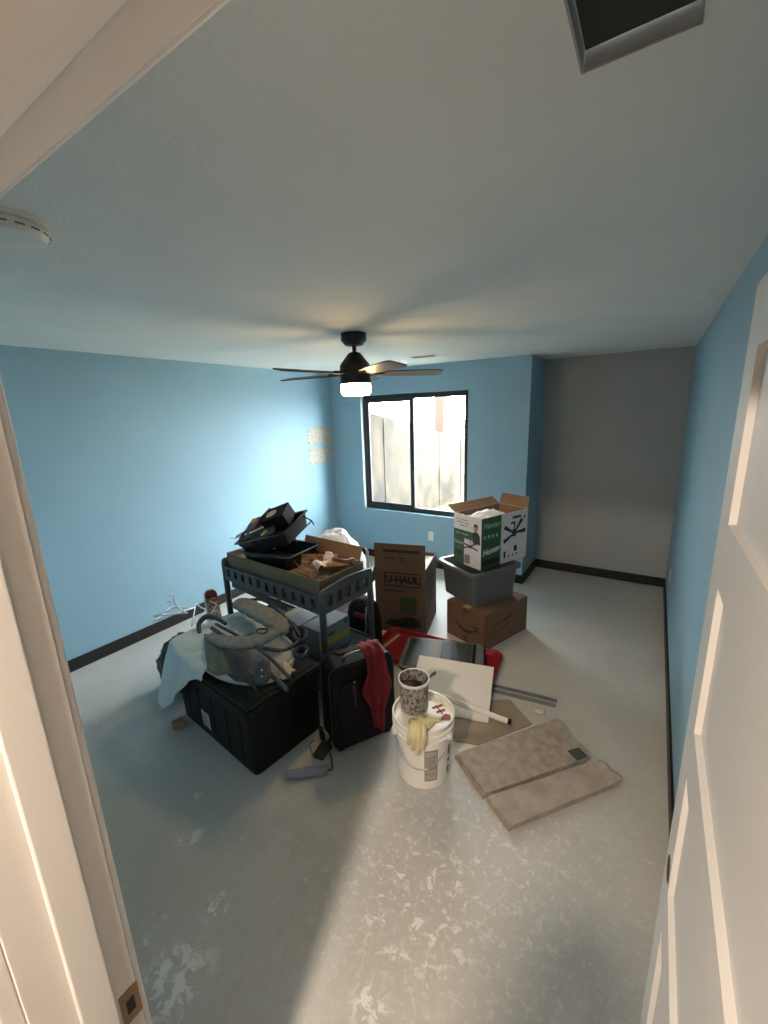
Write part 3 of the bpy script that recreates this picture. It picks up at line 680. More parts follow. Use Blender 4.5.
for px, py, z, ry in ((300, 634, .59, 15), (301, 652, .545, -5)):
    c0 = at(px, py, z); g = G(Matrix.Translation(c0) @ Euler((R(20), R(ry), R(-25))).to_matrix().to_4x4())
    g.tube([(.055*math.cos(a*math.pi/12), .038*math.sin(a*math.pi/12), 0) for a in range(24)], .014, 12, closed=True)
    g.tube([(-.05, 0, 0), (-.11, -.005, .008)], .012, 10)
    g.obj('buckle_loop', NAVYPL, bb, smooth=True)
# beige cloth lump on the pad
cl = at(282, 668, .52)
g = G(); g.grid(lambda u, v: (cl.x-.05+.12*u+.01*math.sin(v*6), cl.y-.05+.10*v+.01*math.sin(u*5), .504+.05*math.sin(math.pi*u)*math.sin(math.pi*v)+.006*fn(u*6, v*6)), 14, 14)
tag(g.obj('cloth', mat('cream_cloth', (200, 190, 170), .9, bump=.5), None, smooth=True, solid=.006), 'small cream cloth crumpled at the right end of the oval pad', 'cloth')

# things between the tote and the left wall
def crumple(name, c, rx, ry, rz, m, amp, k, seed, lab, cat, n=28):
    g = G(); rings = []
    for i in range(1, n):
        th = math.pi*i/n; row = []
        for j in range(n*2):
            ph = 2*math.pi*j/(n*2); d = Vector((math.sin(th)*math.cos(ph), math.sin(th)*math.sin(ph), math.cos(th)))
            f_ = 1+amp*noise.noise(d*k+Vector((seed, 0, 0)))+amp*.5*noise.noise(d*k*2.7+Vector((0, seed, 0)))
            z = d.z*rz*f_; row.append((c[0]+d.x*rx*f_, c[1]+d.y*ry*f_, max(c[2]+z, .002)))
        rings.append(row)
    g.loops(rings); return tag(g.obj(name, m, None, smooth=True), lab, cat)
BRB = mat('dark_brown_bag', (50, 42, 36), .35, rgb2=(34, 29, 26), scale=9, bump=1, bscale=14)
crumple('plastic_bag', (-2.74, 1.47, .19), .19, .17, .20, BRB, .2, 3.2, 3, 'crumpled dark brown plastic bag behind the left end of the black tote', 'bag')
hgc = at(163, 634, .30)
HAN = mat('hanger_white', (212, 220, 220), .4)
for i, (dx, dy, dz, rz, tilt, lab) in enumerate(((0, 0, 0, 20, 12, 'white plastic hanger on the dark bag with its hook pointing up'), (-.05, .03, -.02, 75, 18, 'white plastic hanger lying flat on the dark bag towards the left wall'), (.07, .06, -.01, -40, 8, 'white plastic hanger lying on the dark bag closest to the tote'))):
    root = thing('clothes_hanger', lab, 'hanger', (-3.08+dx*2.2, 1.62+dy*2, .44+dz*2.5), rz); root.rotation_euler = (R(tilt), R(-10+9*i), R(rz))
    G().tube(smoothpath([(-.16, -.04, 0), (-.08, 0, .0), (0, .05, 0), (.08, 0, 0), (.16, -.04, 0)]), .006, 8).tube([(-.16, -.04, 0), (.16, -.04, 0)], .005, 8).obj('shoulder_bar', HAN, root, smooth=True)
    hz = (lambda a: (.0, .05+.02*math.sin(a), .10-.02*math.cos(a))) if i == 0 else (lambda a: (.02*math.sin(a), .11-.02*math.cos(a), 0))
    G().tube([(0, .05, 0)]+[hz(a*math.pi/8) for a in range(0, 11)], .0035, 8).obj('hook', STEEL, root, smooth=True)
# folded brown card scrap
sc_ = at(188, 628, .44)
g = G(Matrix.Translation((-2.55, 1.66, .41)) @ Euler((R(30), R(20), R(30))).to_matrix().to_4x4()); g.box(-.06, .06, -.04, .04, 0, .004); g.T = g.T @ Matrix.Rotation(R(60), 4, 'X'); g.box(-.06, .06, 0, .05, 0, .004)
tag(g.obj('card_scrap', CARD), 'small bent brown cardboard scrap wedged behind the white cover', 'cardboard')

# shoe
sh = thing('toddler_shoe', 'dark red and white high top shoe standing upright behind the grey bouncer', 'shoe')
sh.matrix_world = Matrix.Translation(at(214, 620, .50)) @ Euler((R(8), R(-70), R(150))).to_matrix().to_4x4() @ Matrix.Scale(1.2, 4)
KN = mat('patterned_canvas', (176, 160, 160), .8, rgb2=(120, 84, 88), scale=38, sharp=(.45, .55))
DR = mat('dark_red_canvas', (92, 22, 28), .7)
def shoe_l(x, w_, z0, z1, n=16):
    return [(x, w_*math.cos(a*2*math.pi/n), (z0+z1)/2+(z1-z0)/2*math.sin(a*2*math.pi/n)) for a in range(n)]
G().loops([shoe_l(-.02, .028, .015, .10), shoe_l(.02, .032, .012, .11), shoe_l(.07, .034, .012, .085), shoe_l(.11, .036, .012, .06), shoe_l(.135, .034, .012, .05)]).obj('upper', KN, sh, smooth=True)
G().loops([shoe_l(.135, .0345, .011, .052), shoe_l(.165, .032, .011, .045), shoe_l(.18, .018, .012, .03)]).obj('toe_cap', DR, sh, smooth=True)
G(Matrix.Translation((.08, 0, 0))).prism(rrect(.215, .074, .034), -.002, .014).obj('sole', WHITEPL, sh, bevel=.003)
G().tube(smoothpath([(.03, -.03, .09), (.06, .0, .098), (.05, .03, .085), (.09, -.01, .083), (.12, .02, .066)]), .003, 6).obj('lace', WHITEPL, sh)

# ------------------------------------------------------------------ changing table cart
CRZ = -5
CL, CW, CT = 1.13, .515, .84
cu = Vector((math.cos(R(CRZ)), math.sin(R(CRZ)))); cv = Vector((-cu.y, cu.x))
CC = Vector((-1.65, 1.785))-cu*CL/2+cv*CW/2
ct = thing('changing_table', 'grey changing table with slotted sides and an arched end', 'changing table', (CC.x, CC.y, 0), CRZ)
ps_ = .042
for sx in (-1, 1):
    for sy in (-1, 1):
        g = G(); x, y = sx*(CL/2-ps_/2), sy*(CW/2-ps_/2)
        g.tube([(x, y, 0), (x, y, CT-.03), (x-sx*.0, y-sy*.006, CT-.005)], ps_/2*1.1, 12).obj('leg', CARTG, ct, smooth=True)
def slotted(g, x0, x1, z0, ztop, slots, sz0, sz1, y, th, axis='x', slot_top=None):
    """a board from x0 to x1 with upright slots; the top edge follows ztop(x)"""
    xs = [x0]
    for a, b in slots: xs += [a, b]
    xs.append(x1)
    def P(x, z, yy): return (x, yy, z) if axis == 'x' else (yy, x, z)
    def strip(a, b, za, zb, zc=None, zd=None, n=1):
        for i in range(n):
            p_, q_ = a+(b-a)*i/n, a+(b-a)*(i+1)/n
            t0, t1 = (zb(p_), zb(q_)) if callable(zb) else (zb, zb)
            g.hexa([P(p_, za, y), P(q_, za, y), P(q_, za, y+th), P(p_, za, y+th), P(p_, t0, y), P(q_, t1, y), P(q_, t1, y+th), P(p_, t0, y+th)])
    strip(x0, x1, z0, sz0)
    for i in range(0, len(xs), 2): strip(xs[i], xs[i+1], sz0, sz1)
    strip(x0, x1, sz1, ztop, n=16)
def mk(x0, x1, n, wd):
    st = (x1-x0)/n; return [(x0+st*(i+.5)-wd/2, x0+st*(i+.5)+wd/2) for i in range(n)]
TZ = .70
for y in (-CW/2+.004, CW/2-.022):
    g = G(); slotted(g, -CL/2+ps_, CL/2-ps_, TZ-.02, lambda x: CT-.045, mk(-CL/2+ps_, CL/2-ps_, 11, .038), TZ+.012, TZ+.075, y, .018); g.obj('side_rail', CARTG, ct, bevel=.002)
for x in (-CL/2+.004, CL/2-.024):
    arch = lambda yy: CT+.002+.022*math.cos(math.pi*yy/CW)
    g = G(); slotted(g, -CW/2+.015, CW/2-.015, TZ-.02, arch, mk(-CW/2+.04, CW/2-.04, 5, .036), TZ+.02, CT-.045, x, .02, 'y'); g.obj('arched_end', CARTG, ct, bevel=.002)
G().box(-CL/2+.02, CL/2-.02, -CW/2+.02, CW/2-.02, TZ-.018, TZ-.004).obj('top_tray', CARTG, ct)
SZ = .27
for z in (SZ, .0+.10):
    sh_ = G().box(-CL/2+.02, CL/2-.02, -CW/2+.02, CW/2-.02, z, z+.015).obj('shelf', CARTG, ct, bevel=.003)
    G().box(-CL/2+.02, CL/2-.02, -CW/2+.012, -CW/2+.026, z, z+.035).box(-CL/2+.02, CL/2-.02, CW/2-.026, CW/2-.012, z, z+.035).box(CL/2-.028, CL/2-.014, -CW/2+.026, CW/2-.026, z, z+.035).box(-CL/2+.014, -CL/2+.028, -CW/2+.026, CW/2-.026, z, z+.035).obj('shelf_lip', CARTG, sh_, bevel=.003)
def cpt(x, y, z): a = CC+cu*x+cv*y; return Vector((a.x, a.y, z))

# shallow carton in the tray
sb = thing('tray_box', 'shallow brown carton lying in the top of the changing table', 'box', cpt(-.01, .0, TZ-.003), CRZ)
bL, bW, bH = 1.04, .43, .195
carton(sb, bL, bW, bH, CARDGREEN, flaps=())
G().box(-bL/2+.012, bL/2-.012, -bW/2+.012, bW/2-.012, bH-.05, bH-.045).obj('inner_sheet', CARDIN, sb)
Mx = Matrix.Translation((.17, bW/2, bH)) @ Matrix.Rotation(R(-22), 4, 'X')
G(Mx).box(-.28, .32, -.004, 0, 0, .10).obj('flap', CARDIN, sb)
Mx = Matrix.Translation((bL/2-.01, 0, bH-.02)) @ Matrix.Rotation(R(90), 4, 'Z') @ Matrix.Rotation(R(50), 4, 'X')
# torn paper and card in the right end
def sheetlet(name, c, sx, sy, eul, m, amp, seed, lab, cat, nu=22, nv=16, k=3):
    M = Matrix.Translation(c) @ Euler([R(a) for a in eul]).to_matrix().to_4x4()
    g = G(M); g.grid(lambda u, v: (sx*(u-.5), sy*(v-.5), amp*fn(u*k, v*k, seed)+amp*.5*fn(u*k*2.3, v*k*2.3, seed+3)), nu, nv)
    return tag(g.obj(name, m, None, solid=.003), lab, cat)
PK = mat('pinkish_paper', (214, 196, 188), .8)
sheetlet('packing_paper', cpt(.33, .0, .93), .26, .17, (25, -12, -35), PK, .05, 2, 'pinkish white crumpled paper on the carton beside the paint trays', 'paper')
sheetlet('paper_sheet', cpt(.40, .12, .91), .20, .14, (-30, 15, 40), PK, .02, 6, 'pale folded card sheet leaning at the back of the shallow carton', 'paper')
sheetlet('card_scrap', cpt(.24, -.02, .915), .16, .10, (70, 10, 60), CARDIN, .015, 4, 'narrow upright cardboard piece beside the crumpled paper', 'cardboard')
sheetlet('card_scrap', cpt(.36, -.14, .885), .22, .12, (28, 14, 10), CARD, .015, 8, 'brown cardboard piece lying in front of the crumpled paper', 'cardboard')
# wooden stick poking out
tag(G().tube([cpt(-.62, -.18, .815), cpt(-.48, -.175, .822)], .007, 8).obj('wooden_stick', mat('stick_wood', (84, 58, 44), .7)), 'thin brown wooden stick poking out of the table left end', 'stick')
sheetlet('paper_sheet', cpt(-.40, .10, .885), .16, .14, (5, -5, 20), PAPER, .02, 12, 'white paper on the carton at the left of the paint trays', 'paper')

# two black paint trays with things in them
TRM = mat('black_tray_plastic', (22, 23, 26), .35, bump=.15, bscale=60)
def paint_tray(M, lab):
    o = thing('paint_tray', lab, 'paint tray', group='black paint trays'); o.matrix_world = M
    g = G(); a, b, c_, d_, h_ = .32, .24, .36, .28, .085
    O = [[(x, y, 0) for x, y in rrect(a, b, .02)], [(x, y, h_) for x, y in rrect(c_, d_, .025)], [(x, y, h_) for x, y in rrect(c_+.03, d_+.03, .03)], [(x, y, h_+.004) for x, y in rrect(c_+.03, d_+.03, .03)],
         [(x, y, h_+.004) for x, y in rrect(c_-.006, d_-.006, .025)], [(x, y, .005) for x, y in rrect(a-.006, b-.006, .02)]]
    g.loops(O); g.obj('tray_body', TRM, o, bevel=.001)
    g = G()
    for s in (-1, 1): g.tube([(.16, s*.10, .08), (.215, s*.10, .03), (.215, s*.10, -.0)], .004, 6)
    g.tube([(.215, -.10, .03), (.215, .10, .03)], .004, 6)
    g.obj('wire_leg', BLACKMET, o)
    return o
lowT = Matrix.Translation(cpt(-.12, -.01, .842)) @ Matrix.Rotation(R(4), 4, 'Z') @ Matrix.Scale(1.28, 4)
paint_tray(lowT, 'black paint tray lying flat under the tilted tray on the carton')
upT = Matrix.Translation(cpt(-.14, -.01, 1.012)) @ Matrix.Rotation(R(8), 4, 'Z') @ Matrix.Rotation(R(-15), 4, 'Y') @ Matrix.Rotation(R(15), 4, 'X') @ Matrix.Scale(1.25, 4)
paint_tray(upT, 'black paint tray tilted on top of the lower tray, full of packages')
upT = upT @ Matrix.Translation((0, -.01, .035)) @ Matrix.Rotation(R(10), 4, 'X')
g = G(upT @ Matrix.Translation((.07, .04, .045)) @ Matrix.Rotation(R(14), 4, 'Z')); g.box(-.075, .075, -.07, .07, 0, .085)
bx = tag(g.obj('hardware_box', mat('black_box_board', (26, 25, 27), .85, spec=.15), None, bevel=.003), 'black box with a round white mark in the tilted paint tray', 'box')
G(upT @ Matrix.Translation((.05, .03, .131))).lathe([(.035, -.0002), (.035, .0004)], 24).obj('round_mark', mat('faded_white', (150, 142, 136), .6), bx)
g = G(upT @ Matrix.Translation((.0, -.06, .055)) @ Euler((R(20), R(0), R(22))).to_matrix().to_4x4()); g.prism(rrect(.17, .09, .02), 0, .03)
bx = tag(g.obj('blister_pack', mat('clear_dark_plastic', (60, 60, 62), .25), None, bevel=.006), 'dark blister pack with a yellow knob in front of the tilted paint tray', 'package')
G(upT @ Matrix.Translation((.0, -.06, .055)) @ Euler((R(20), R(0), R(22))).to_matrix().to_4x4()).box(-.08, .08, .028, .036, .030, .034).obj('pack_edge', WHITEPL, bx)
G(upT @ Matrix.Translation((.0, -.06, .055)) @ Euler((R(20), R(0), R(22))).to_matrix().to_4x4()).tube([(.0, -.03, .034), (.04, -.01, .034)], .008, 8).obj('yellow_knob', mat('yellow_plastic', (190, 170, 90), .5), bx)
PUR = mat('plum_box_board', (70, 44, 62), .5)
g = G(upT @ Matrix.Translation((-.11, .03, .05)) @ Euler((R(12), R(-10), R(-14))).to_matrix().to_4x4()); g.box(-.06, .06, -.05, .05, 0, .05)
bx = tag(g.obj('carton_small', PUR, None, bevel=.002), 'small plum coloured box with a yellow and red corner in the tray', 'box')
G(upT @ Matrix.Translation((-.11, .03, .05)) @ Euler((R(12), R(-10), R(-14))).to_matrix().to_4x4()).box(-.05, .01, .012, .049, .0502, .0512).obj('yellow_label', mat('yellow_orange_print', (214, 150, 50), .5), bx)
G(upT @ Matrix.Translation((-.11, .03, .05)) @ Euler((R(12), R(-10), R(-14))).to_matrix().to_4x4()).box(.01, .035, .012, .049, .0502, .0512).obj('red_label', mat('red_print', (190, 50, 40), .5), bx)
g = G(upT @ Matrix.Translation((-.05, .07, .075)) @ Euler((R(-5), R(-22), R(10))).to_matrix().to_4x4()); g.box(-.05, .06, -.035, .035, 0, .04)
tag(g.obj('carton_small', PUR, None, bevel=.002), 'small plain plum coloured box at the middle of the tilted tray', 'box')
g = G(upT @ Matrix.Translation((-.13, -.06, .045)) @ Euler((R(10), R(-8), R(6))).to_matrix().to_4x4()); g.box(-.05, .05, -.045, .045, 0, .04)
bx = tag(g.obj('carton_small', mat('navy_board', (34, 32, 44), .5), None, bevel=.002), 'small navy box at the low left corner of the tilted tray', 'box')
G(upT @ Matrix.Translation((-.13, -.06, .0865)) @ Euler((R(10), R(-8), R(6))).to_matrix().to_4x4()).lathe([(.008, 0), (.008, .001)], 12).obj('white_dot', WHITEPL, bx)
CLR = mat('clear_film', (200, 206, 208), .3); CLR.node_tree.nodes['Principled BSDF'].inputs['Alpha'].default_value = .55
g = G(); c0 = upT @ Vector((-.17, .0, .05))
g.grid(lambda u, v: c0+Vector((-.12*u+.02, -.10+.16*v, .05*(1-u)*math.sin(math.pi*v)+.03*fn(u*4, v*4, 3)-.03*u)), 12, 12)
tag(g.obj('plastic_bag', CLR, None, solid=.0015, smooth=True), 'clear crumpled plastic bag at the left edge of the tilted tray', 'bag')

# boxes on the lower shelf
def sbox(name, x, y, L_, W_, H_, m, lab, rz=0):
    p_ = cpt(x, y, SZ+.0155); o = thing(name, lab, 'box', p_, CRZ+rz)
    G().box(-L_/2, L_/2, -W_/2, W_/2, 0, H_).obj('carton_body', m, o, bevel=.002); return o
DBM = mat('pale_blue_board', (126, 138, 142), .6)
db = sbox('wipes_box', .345, -.03, .17, .30, .21, DBM, 'pale box with a yellow band on the table shelf', 0)
YB = mat('yellow_band_print', (176, 160, 60), .6)
DT = lambda y, z: Matrix.Translation((.0855, y, z)) @ Matrix.Rotation(R(90), 4, 'Z') @ Matrix.Rotation(R(90), 4, 'X')
g = G(DT(0, .09)); g.box(-.15, .15, -.022, .022, 0, .001); g.obj('printed_band', YB, db)
scribble('small_print', .13, .024, DT(-.07, .145), mat('teal_ink', (40, 96, 98), .6), db, 2, .004)
scribble('small_print', .12, .02, DT(-.04, .035), bpy.data.materials['teal_ink'], db, 5, .003)
G(DT(.115, .18)).lathe([(.022, 0), (.022, .001)], 20).obj('round_seal', bpy.data.materials['teal_ink'], db)
cb = sbox('plastic_bin', .135, -.125, .22, .22, .20, mat('clear_grey_plastic', (86, 90, 90), .3), 'grey clear plastic box on the table shelf beside the wipes', 4)
G().box(-.115, .115, -.115, .115, .20, .212).obj('lid', mat('pale_lid', (150, 152, 154), .4), cb, bevel=.004)
G().box(-.10, -.04, -.10, .10, .2122, .2135).obj('label', mat('tan_label', (186, 170, 140), .6), cb)
PLK = mat('slat_wood', (112, 100, 84), .8, rgb2=(98, 87, 74), scale=10, stretch=(1, 8, 8))
a_, b_ = cpt(-.50, -CW/2+.035, .615), cpt(.16, -CW/2+.035, .585); k_ = Vector((0, 0, .055)); y_ = Vector((cv.x, cv.y, 0))*.012
tag(G().hexa([a_, b_, b_+y_, a_+y_, a_+k_, b_+k_, b_+y_+k_, a_+y_+k_]).obj('wooden_plank', PLK, None, bevel=.002), 'thin tan plank lodged under the slotted side rail of the changing table', 'plank')
# black backpack behind the shelf
bk = thing('backpack', 'black backpack with a red tab behind the table end', 'backpack', cpt(.31, .42, 0), 0)
g = G(); g.loops([[(x, y, z) for x, y in rrect(w_, d_, .045)] for z, w_, d_ in ((0, .22, .16), (.04, .25, .2), (.3, .25, .2), (.42, .22, .16), (.48, .14, .10))]); g.obj('bag_body', SUIT, bk, smooth=True)
G(Matrix.Translation((.03, -.095, .38))).box(-.05, .05, -.012, .0, -.02, .02).obj('red_tab', REDPL, bk, bevel=.003)
G().tube(smoothpath([(.08, -.07, .45), (.10, -.11, .40), (.10, -.115, .30), (.07, -.10, .22)]), .008, 8).obj('strap', STEEL, bk)
# white trash bag behind
WB = mat('white_bag_plastic', (214, 218, 224), .45, bump=.9, bscale=12)
crumple('stuffed_bag', (-2.40, 2.84, .44), .30, .24, .45, WB, .06, 3.2, 11, 'stuffed white plastic bag behind the changing table', 'bag', 30)
tag(G().grid(lambda u, v: (at(366, 548, .88).lerp(at(374, 600, .45), u))+Vector((.03*(v-.5)*(1.3-u), .012*math.sin(v*5), .04*math.sin(math.pi*min(1, u*2.2))))+Vector((.012*fn(u*4, v), 0, 0)), 22, 4).obj('white_strap', mat('white_webbing', (206, 208, 212), .8), None, solid=.003, smooth=True), 'white fabric strap hanging between the table end and the moving box', 'strap')

# ------------------------------------------------------------------ suitcase
su = thing('suitcase', 'black upright suitcase with a red cloth over its front', 'suitcase', (-1.352, 1.725, 0), 60)
sL, sW, sH = .40, .20, .55
g = G(); 
rr = [(x, z) for x, z in rrect(sL, sH-.02, .06, 6)]
g.loops([[(x*.96, -sW/2, sH/2+.01+z*.97) for x, z in rr], [(x, -sW/2+.025, sH/2+.01+z) for x, z in rr], [(x, sW/2-.025, sH/2+.01+z) for x, z in rr], [(x*.96, sW/2, sH/2+.01+z*.97) for x, z in rr]])
g.obj('case_body', SUIT, su, bevel=.006)
g = G(Matrix.Translation((0, -sW/2-.012, 0))); rp = rrect(sL-.08, sH-.14, .045, 6)
g.loops([[(x, .014, sH/2-.02+z) for x, z in rp], [(x*.97, 0, sH/2-.02+z*.98) for x, z in rp]]); pk = g.obj('front_pocket', SUIT, su, bevel=.004)
ZIP = mat('zip_tape', (44, 44, 48), .5)
G().tube([(x*1.0, -sW/2+.022, sH/2+.01+z) for x, z in [(a*1.005, b*1.005) for a, b in rr]], .004, 6, closed=True).obj('zip', ZIP, su)
G().tube([(x*1.0, sW/2-.028, sH/2+.01+z) for x, z in [(a*1.005, b*1.005) for a, b in rr]], .006, 6, closed=True).obj('piping', ZIP, su)
g = G().tube(smoothpath([(-.085, -.02, sH-.002), (-.07, -.03, sH+.028), (0, -.035, sH+.034), (.07, -.03, sH+.028), (.085, -.02, sH-.002)]), .009, 10)
g.obj('carry_handle', STEEL, su, smooth=True)['label'] = 'silver carry handle'
G().box(-.10, .10, .03, .075, sH-.002, sH+.008).obj('trolley_handle', BLACKPL, su, bevel=.003)
for sx in (-1, 1):
    for sy in (-1, 1): G(Matrix.Translation((sx*.15, sy*.06, .0)) ).box(-.02, .02, -.018, .018, 0, .03).obj('foot', BLACKPL, su, bevel=.004)
g = None
scribble('stitched_mark', .14, .022, Matrix.Translation((-.065, -sW/2-.0122, .36)) @ Matrix.Rotation(R(90), 4, 'X') @ Matrix.Rotation(R(-90), 4, 'Z'), mat('dim_red_thread', (84, 40, 48), .7), su, 1, .0025)
G(Matrix.Translation((-.065, -sW/2-.0125, .45))).box(-.006, .006, -.002, 0, -.006, .006).obj('badge', mat('grey_badge', (130, 130, 136), .4), su)
# red cloth: over the top and down the front
def cloth(u, v):
    # v along, u across
    x = .02+.12*u; w_ = (u-.5)
    tops = [(.0, .02, sH+.045), (.06, -.03, sH+.052), (.13, -.095, sH+.02), (.2, -sW/2-.03, sH-.05), (1, -sW/2-.03, .10)]
    l = v
    for (a, ya, za), (b, yb, zb) in zip(tops, tops[1:]):
        if l <= b: t = (l-a)/(b-a); y, z = ya+(yb-ya)*t, za+(zb-za)*t; break
    spread = .75+.6*math.exp(-((v-.45)/.2)**2)-.25*v
    x = .065+(u-.5)*.155*spread+.012*fn(v*4, 1)+.01*v
    y -= .012*math.sin(u*15+v*3)+.012*fn(u*4, v*6, 2)
    z += .0 if v < .9 else .02*math.sin(u*7)
    return (x, y, z)
g = G(); g.grid(cloth, 26, 50)
rc = tag(g.obj('red_cloth', REDC, None, smooth=True, solid=.005), 'red knitted cloth hanging down the front of the black suitcase', 'cloth')
rc.matrix_world = Matrix.Translation((-1.352, 1.725, 0)) @ Matrix.Rotation(R(60), 4, 'Z')

# ------------------------------------------------------------------ red sled, grey panel, white board, rods on the floor
rs = thing('red_sled', 'flat red plastic sled lying under the grey panel', 'sled', (-1.31, 2.685, 0), 5)
M_ = rrect(1.0, .45, .07, 6)
G().loops([[(x*.96, y*.94, .0) for x, y in M_], [(x, y, .03) for x, y in M_], [(x, y, .055) for x, y in M_], [(x*.97, y*.94, .055) for x, y in M_], [(x*.93, y*.88, .018) for x, y in M_]]).obj('sled_body', REDPL, rs, bevel=.004)
G(Matrix.Translation((-.43, 0, .019)) @ Matrix.Rotation(R(0), 4, 'Z')).hexa([(-.03, -.17, 0), (.0, -.17, 0), (.05, .17, 0), (.02, .17, 0), (-.03, -.17, .004), (.0, -.17, .004), (.05, .17, .004), (.02, .17, .004)]).obj('white_stripe', mat('dull_white_stripe', (170, 150, 144), .6), rs)
sl = thing('grey_panel', 'dark grey rounded panel with a pale stripe lying on the red sled', 'panel')
S0, S1, S2, S3 = at(399, 669, .09), at(486, 672, .09), at(478, 650, .10), at(410, 637, .10)
ux = (S1-S0); uy = (S3-S0)
fm = frame((S0+S1+S2+S3)/4, (S1-S0)+(S2-S3), uy+(S2-S1)); sl.matrix_world = fm
Lp, Wp = ((S1-S0).length+(S2-S3).length)/2+.02, .42
PNL = mat('grey_panel_plastic', (96, 100, 100), .55); PDK = mat('dark_panel_inlay', (42, 45, 46), .5, bump=.3, bscale=80); PST = mat('pale_stripe', (128, 122, 112), .6)
G().prism(rrect(Lp, Wp, .05), -.02, .012).obj('panel_body', PNL, sl, bevel=.006)
for x0, x1, m_ in ((-Lp/2+.03, -.09, PDK), (-.01, Lp/2-.09, PDK), (Lp/2-.085, Lp/2-.06, BLACKPL)):
    G().box(x0, x1, -Wp/2+.03, Wp/2-.03, .0121, .016).obj('inlay', m_, sl, bevel=.002)
o = G().box(-.088, -.012, -Wp/2+.02, Wp/2-.02, .0121, .017).obj('stripe', PST, sl); o['label'] = 'pale stripe'

fc = [at(455, 741, .004), at(478, 745, .004), at(532, 724, .004), at(510, 700, .004), at(462, 700, .004), at(440, 715, .004)]
g = G(); g.loops([[(p.x, p.y, .001) for p in fc], [(p.x, p.y, .007) for p in fc]])
tag(g.obj('cardboard_sheet', mat('floor_cardboard', (144, 130, 110), .85, rgb2=(134, 121, 102), scale=6)), 'flat tan cardboard sheet on the floor under the white board', 'cardboard')

# white board leaning on the panel
BRt = at(488, 723, .012); TRt = at(494, 667, .155); TLf = at(419.6, 655, .155)
e1 = (TLf-TRt); e2 = (BRt-TRt)
n_ = e1.cross(e2).normalized(); 
if n_.z < 0: n_ = -n_
e2 = (e2-e1.normalized()*e2.dot(e1.normalized()))
WBM = mat('white_board_face', (214, 208, 200), .6, bump=.05)
bd = thing('white_board', 'square white board propped against the grey panel', 'board')
pts_ = [TRt, TLf, TLf+e2, TRt+e2]
g = G(); g.loops([[p-n_*.012 for p in pts_], pts_]); g.obj('board_panel', WBM, bd, bevel=.0015)
o = G(); 
# tube with black end
ta, tb = at(462, 704, .10), at(507.5, 721, .035)
dd = (tb-ta).normalized()
tu = thing('white_tube', 'white plastic tube with a black end lying against the white board', 'tube')
G().tube([tb-dd*.42, tb], .017, 20).obj('tube_body', WHITEPL, tu, smooth=False)
G().tube([tb-dd*.001, tb+dd*.02], .0178, 20).obj('end_cap', BLACKPL, tu)
# grey rods
RODM = mat('galvanised_steel', (128, 134, 136), .45, .5)
for k, (a, b, lab) in enumerate((((470, 679), (557, 700), 'grey metal rod on the floor right of the white board, the farther one'), ((470, 684), (556, 705), 'grey metal rod on the floor right of the white board, the nearer one'))):
    A_, B_ = at(*a, .014), at(*b, .014); d_ = (B_-A_).normalized(); s_ = Vector((-d_.y, d_.x, 0))*.012
    g = G(); g.hexa([A_-s_-Vector((0, 0, .013)), B_-s_-Vector((0, 0, .013)), B_+s_-Vector((0, 0, .013)), A_+s_-Vector((0, 0, .013)), A_-s_, B_-s_, B_+s_, A_+s_])
    g.hexa([A_-s_*1.0, B_-s_*1.0, B_-s_*.8, A_-s_*.8, A_-s_+Vector((0, 0, .008)), B_-s_+Vector((0, 0, .008)), B_-s_*.8+Vector((0, 0, .008)), A_-s_*.8+Vector((0, 0, .008))])
    tag(g.obj('metal_rod', RODM), lab, 'rod', 'grey metal rods on the floor')
pc = at(540, 712, .0)
crumple('plaster_chip', (pc.x, pc.y, .010), .032, .024, .010, mat('plaster', (196, 178, 158), .9), .4, 3, 5, 'small flat tan plaster chip on the floor above the carpet pieces', 'plaster chip', 10)

# ------------------------------------------------------------------ folded carpet pieces
def carpet(c4, z0, th, m, curl, root, name='carpet_pile', seed=0):
    """c4: near-left, near-right... corners on the floor"""
    A_, B_, C_, D_ = [Vector((p.x, p.y, 0)) for p in c4]
    g = G()
    def top(u, v):
        p = A_*(1-u)*(1-v)+B_*u*(1-v)+C_*u*v+D_*(1-u)*v
        z = z0+th+.004*fn(u*5, v*4, seed)+curl*max(0, (u-.86)/.14)**1.5*(.6+.5*math.sin(v*9))
        return p+Vector((0, 0, z))+(C_-D_).normalized()*.006*math.sin(v*11)*u
    P_ = [[top(i/30, j/14) for j in range(15)] for i in range(31)]
    T_ = [[g.v(p) for p in r] for r in P_]; Bt = [[g.v((p.x, p.y, max(z0, p.z-th))) for p in r] for r in P_]
    for i in range(30):
        for j in range(14):
            g.bm.faces.new((T_[i][j], T_[i+1][j], T_[i+1][j+1], T_[i][j+1])); g.bm.faces.new((Bt[i][j], Bt[i][j+1], Bt[i+1][j+1], Bt[i+1][j]))
    for i in range(30):
        for j in (0, 14): g.bm.faces.new((T_[i][j], T_[i+1][j], Bt[i+1][j], Bt[i][j]))
    for j in range(14):
        for i in (0, 30): g.bm.faces.new((T_[i][j], T_[i][j+1], Bt[i][j+1], Bt[i][j]))
    return g.obj(name, m, root, smooth=False)
CPA = mat('carpet_backing', (166, 152, 138), .95, rgb2=(142, 130, 118), scale=22, detail=10, bump=.8, bscale=220)
CPB = mat('carpet_backing_pale', (172, 160, 148), .95, rgb2=(150, 138, 126), scale=12, detail=9, bump=.8, bscale=220)
CPE = mat('carpet_edge', (112, 104, 96), .95)
c1 = thing('folded_carpet', 'folded beige carpet piece with a dark green patch, behind the other', 'carpet piece', group='folded carpet pieces')
za = .04
qa = [at(485, 793, za), at(590, 757, za), at(556, 719, za), at(457, 753, za)]
low = [Vector((p.x-.0, p.y, 0)) for p in qa]
sh0 = Vector((-.012, -.004, 0))
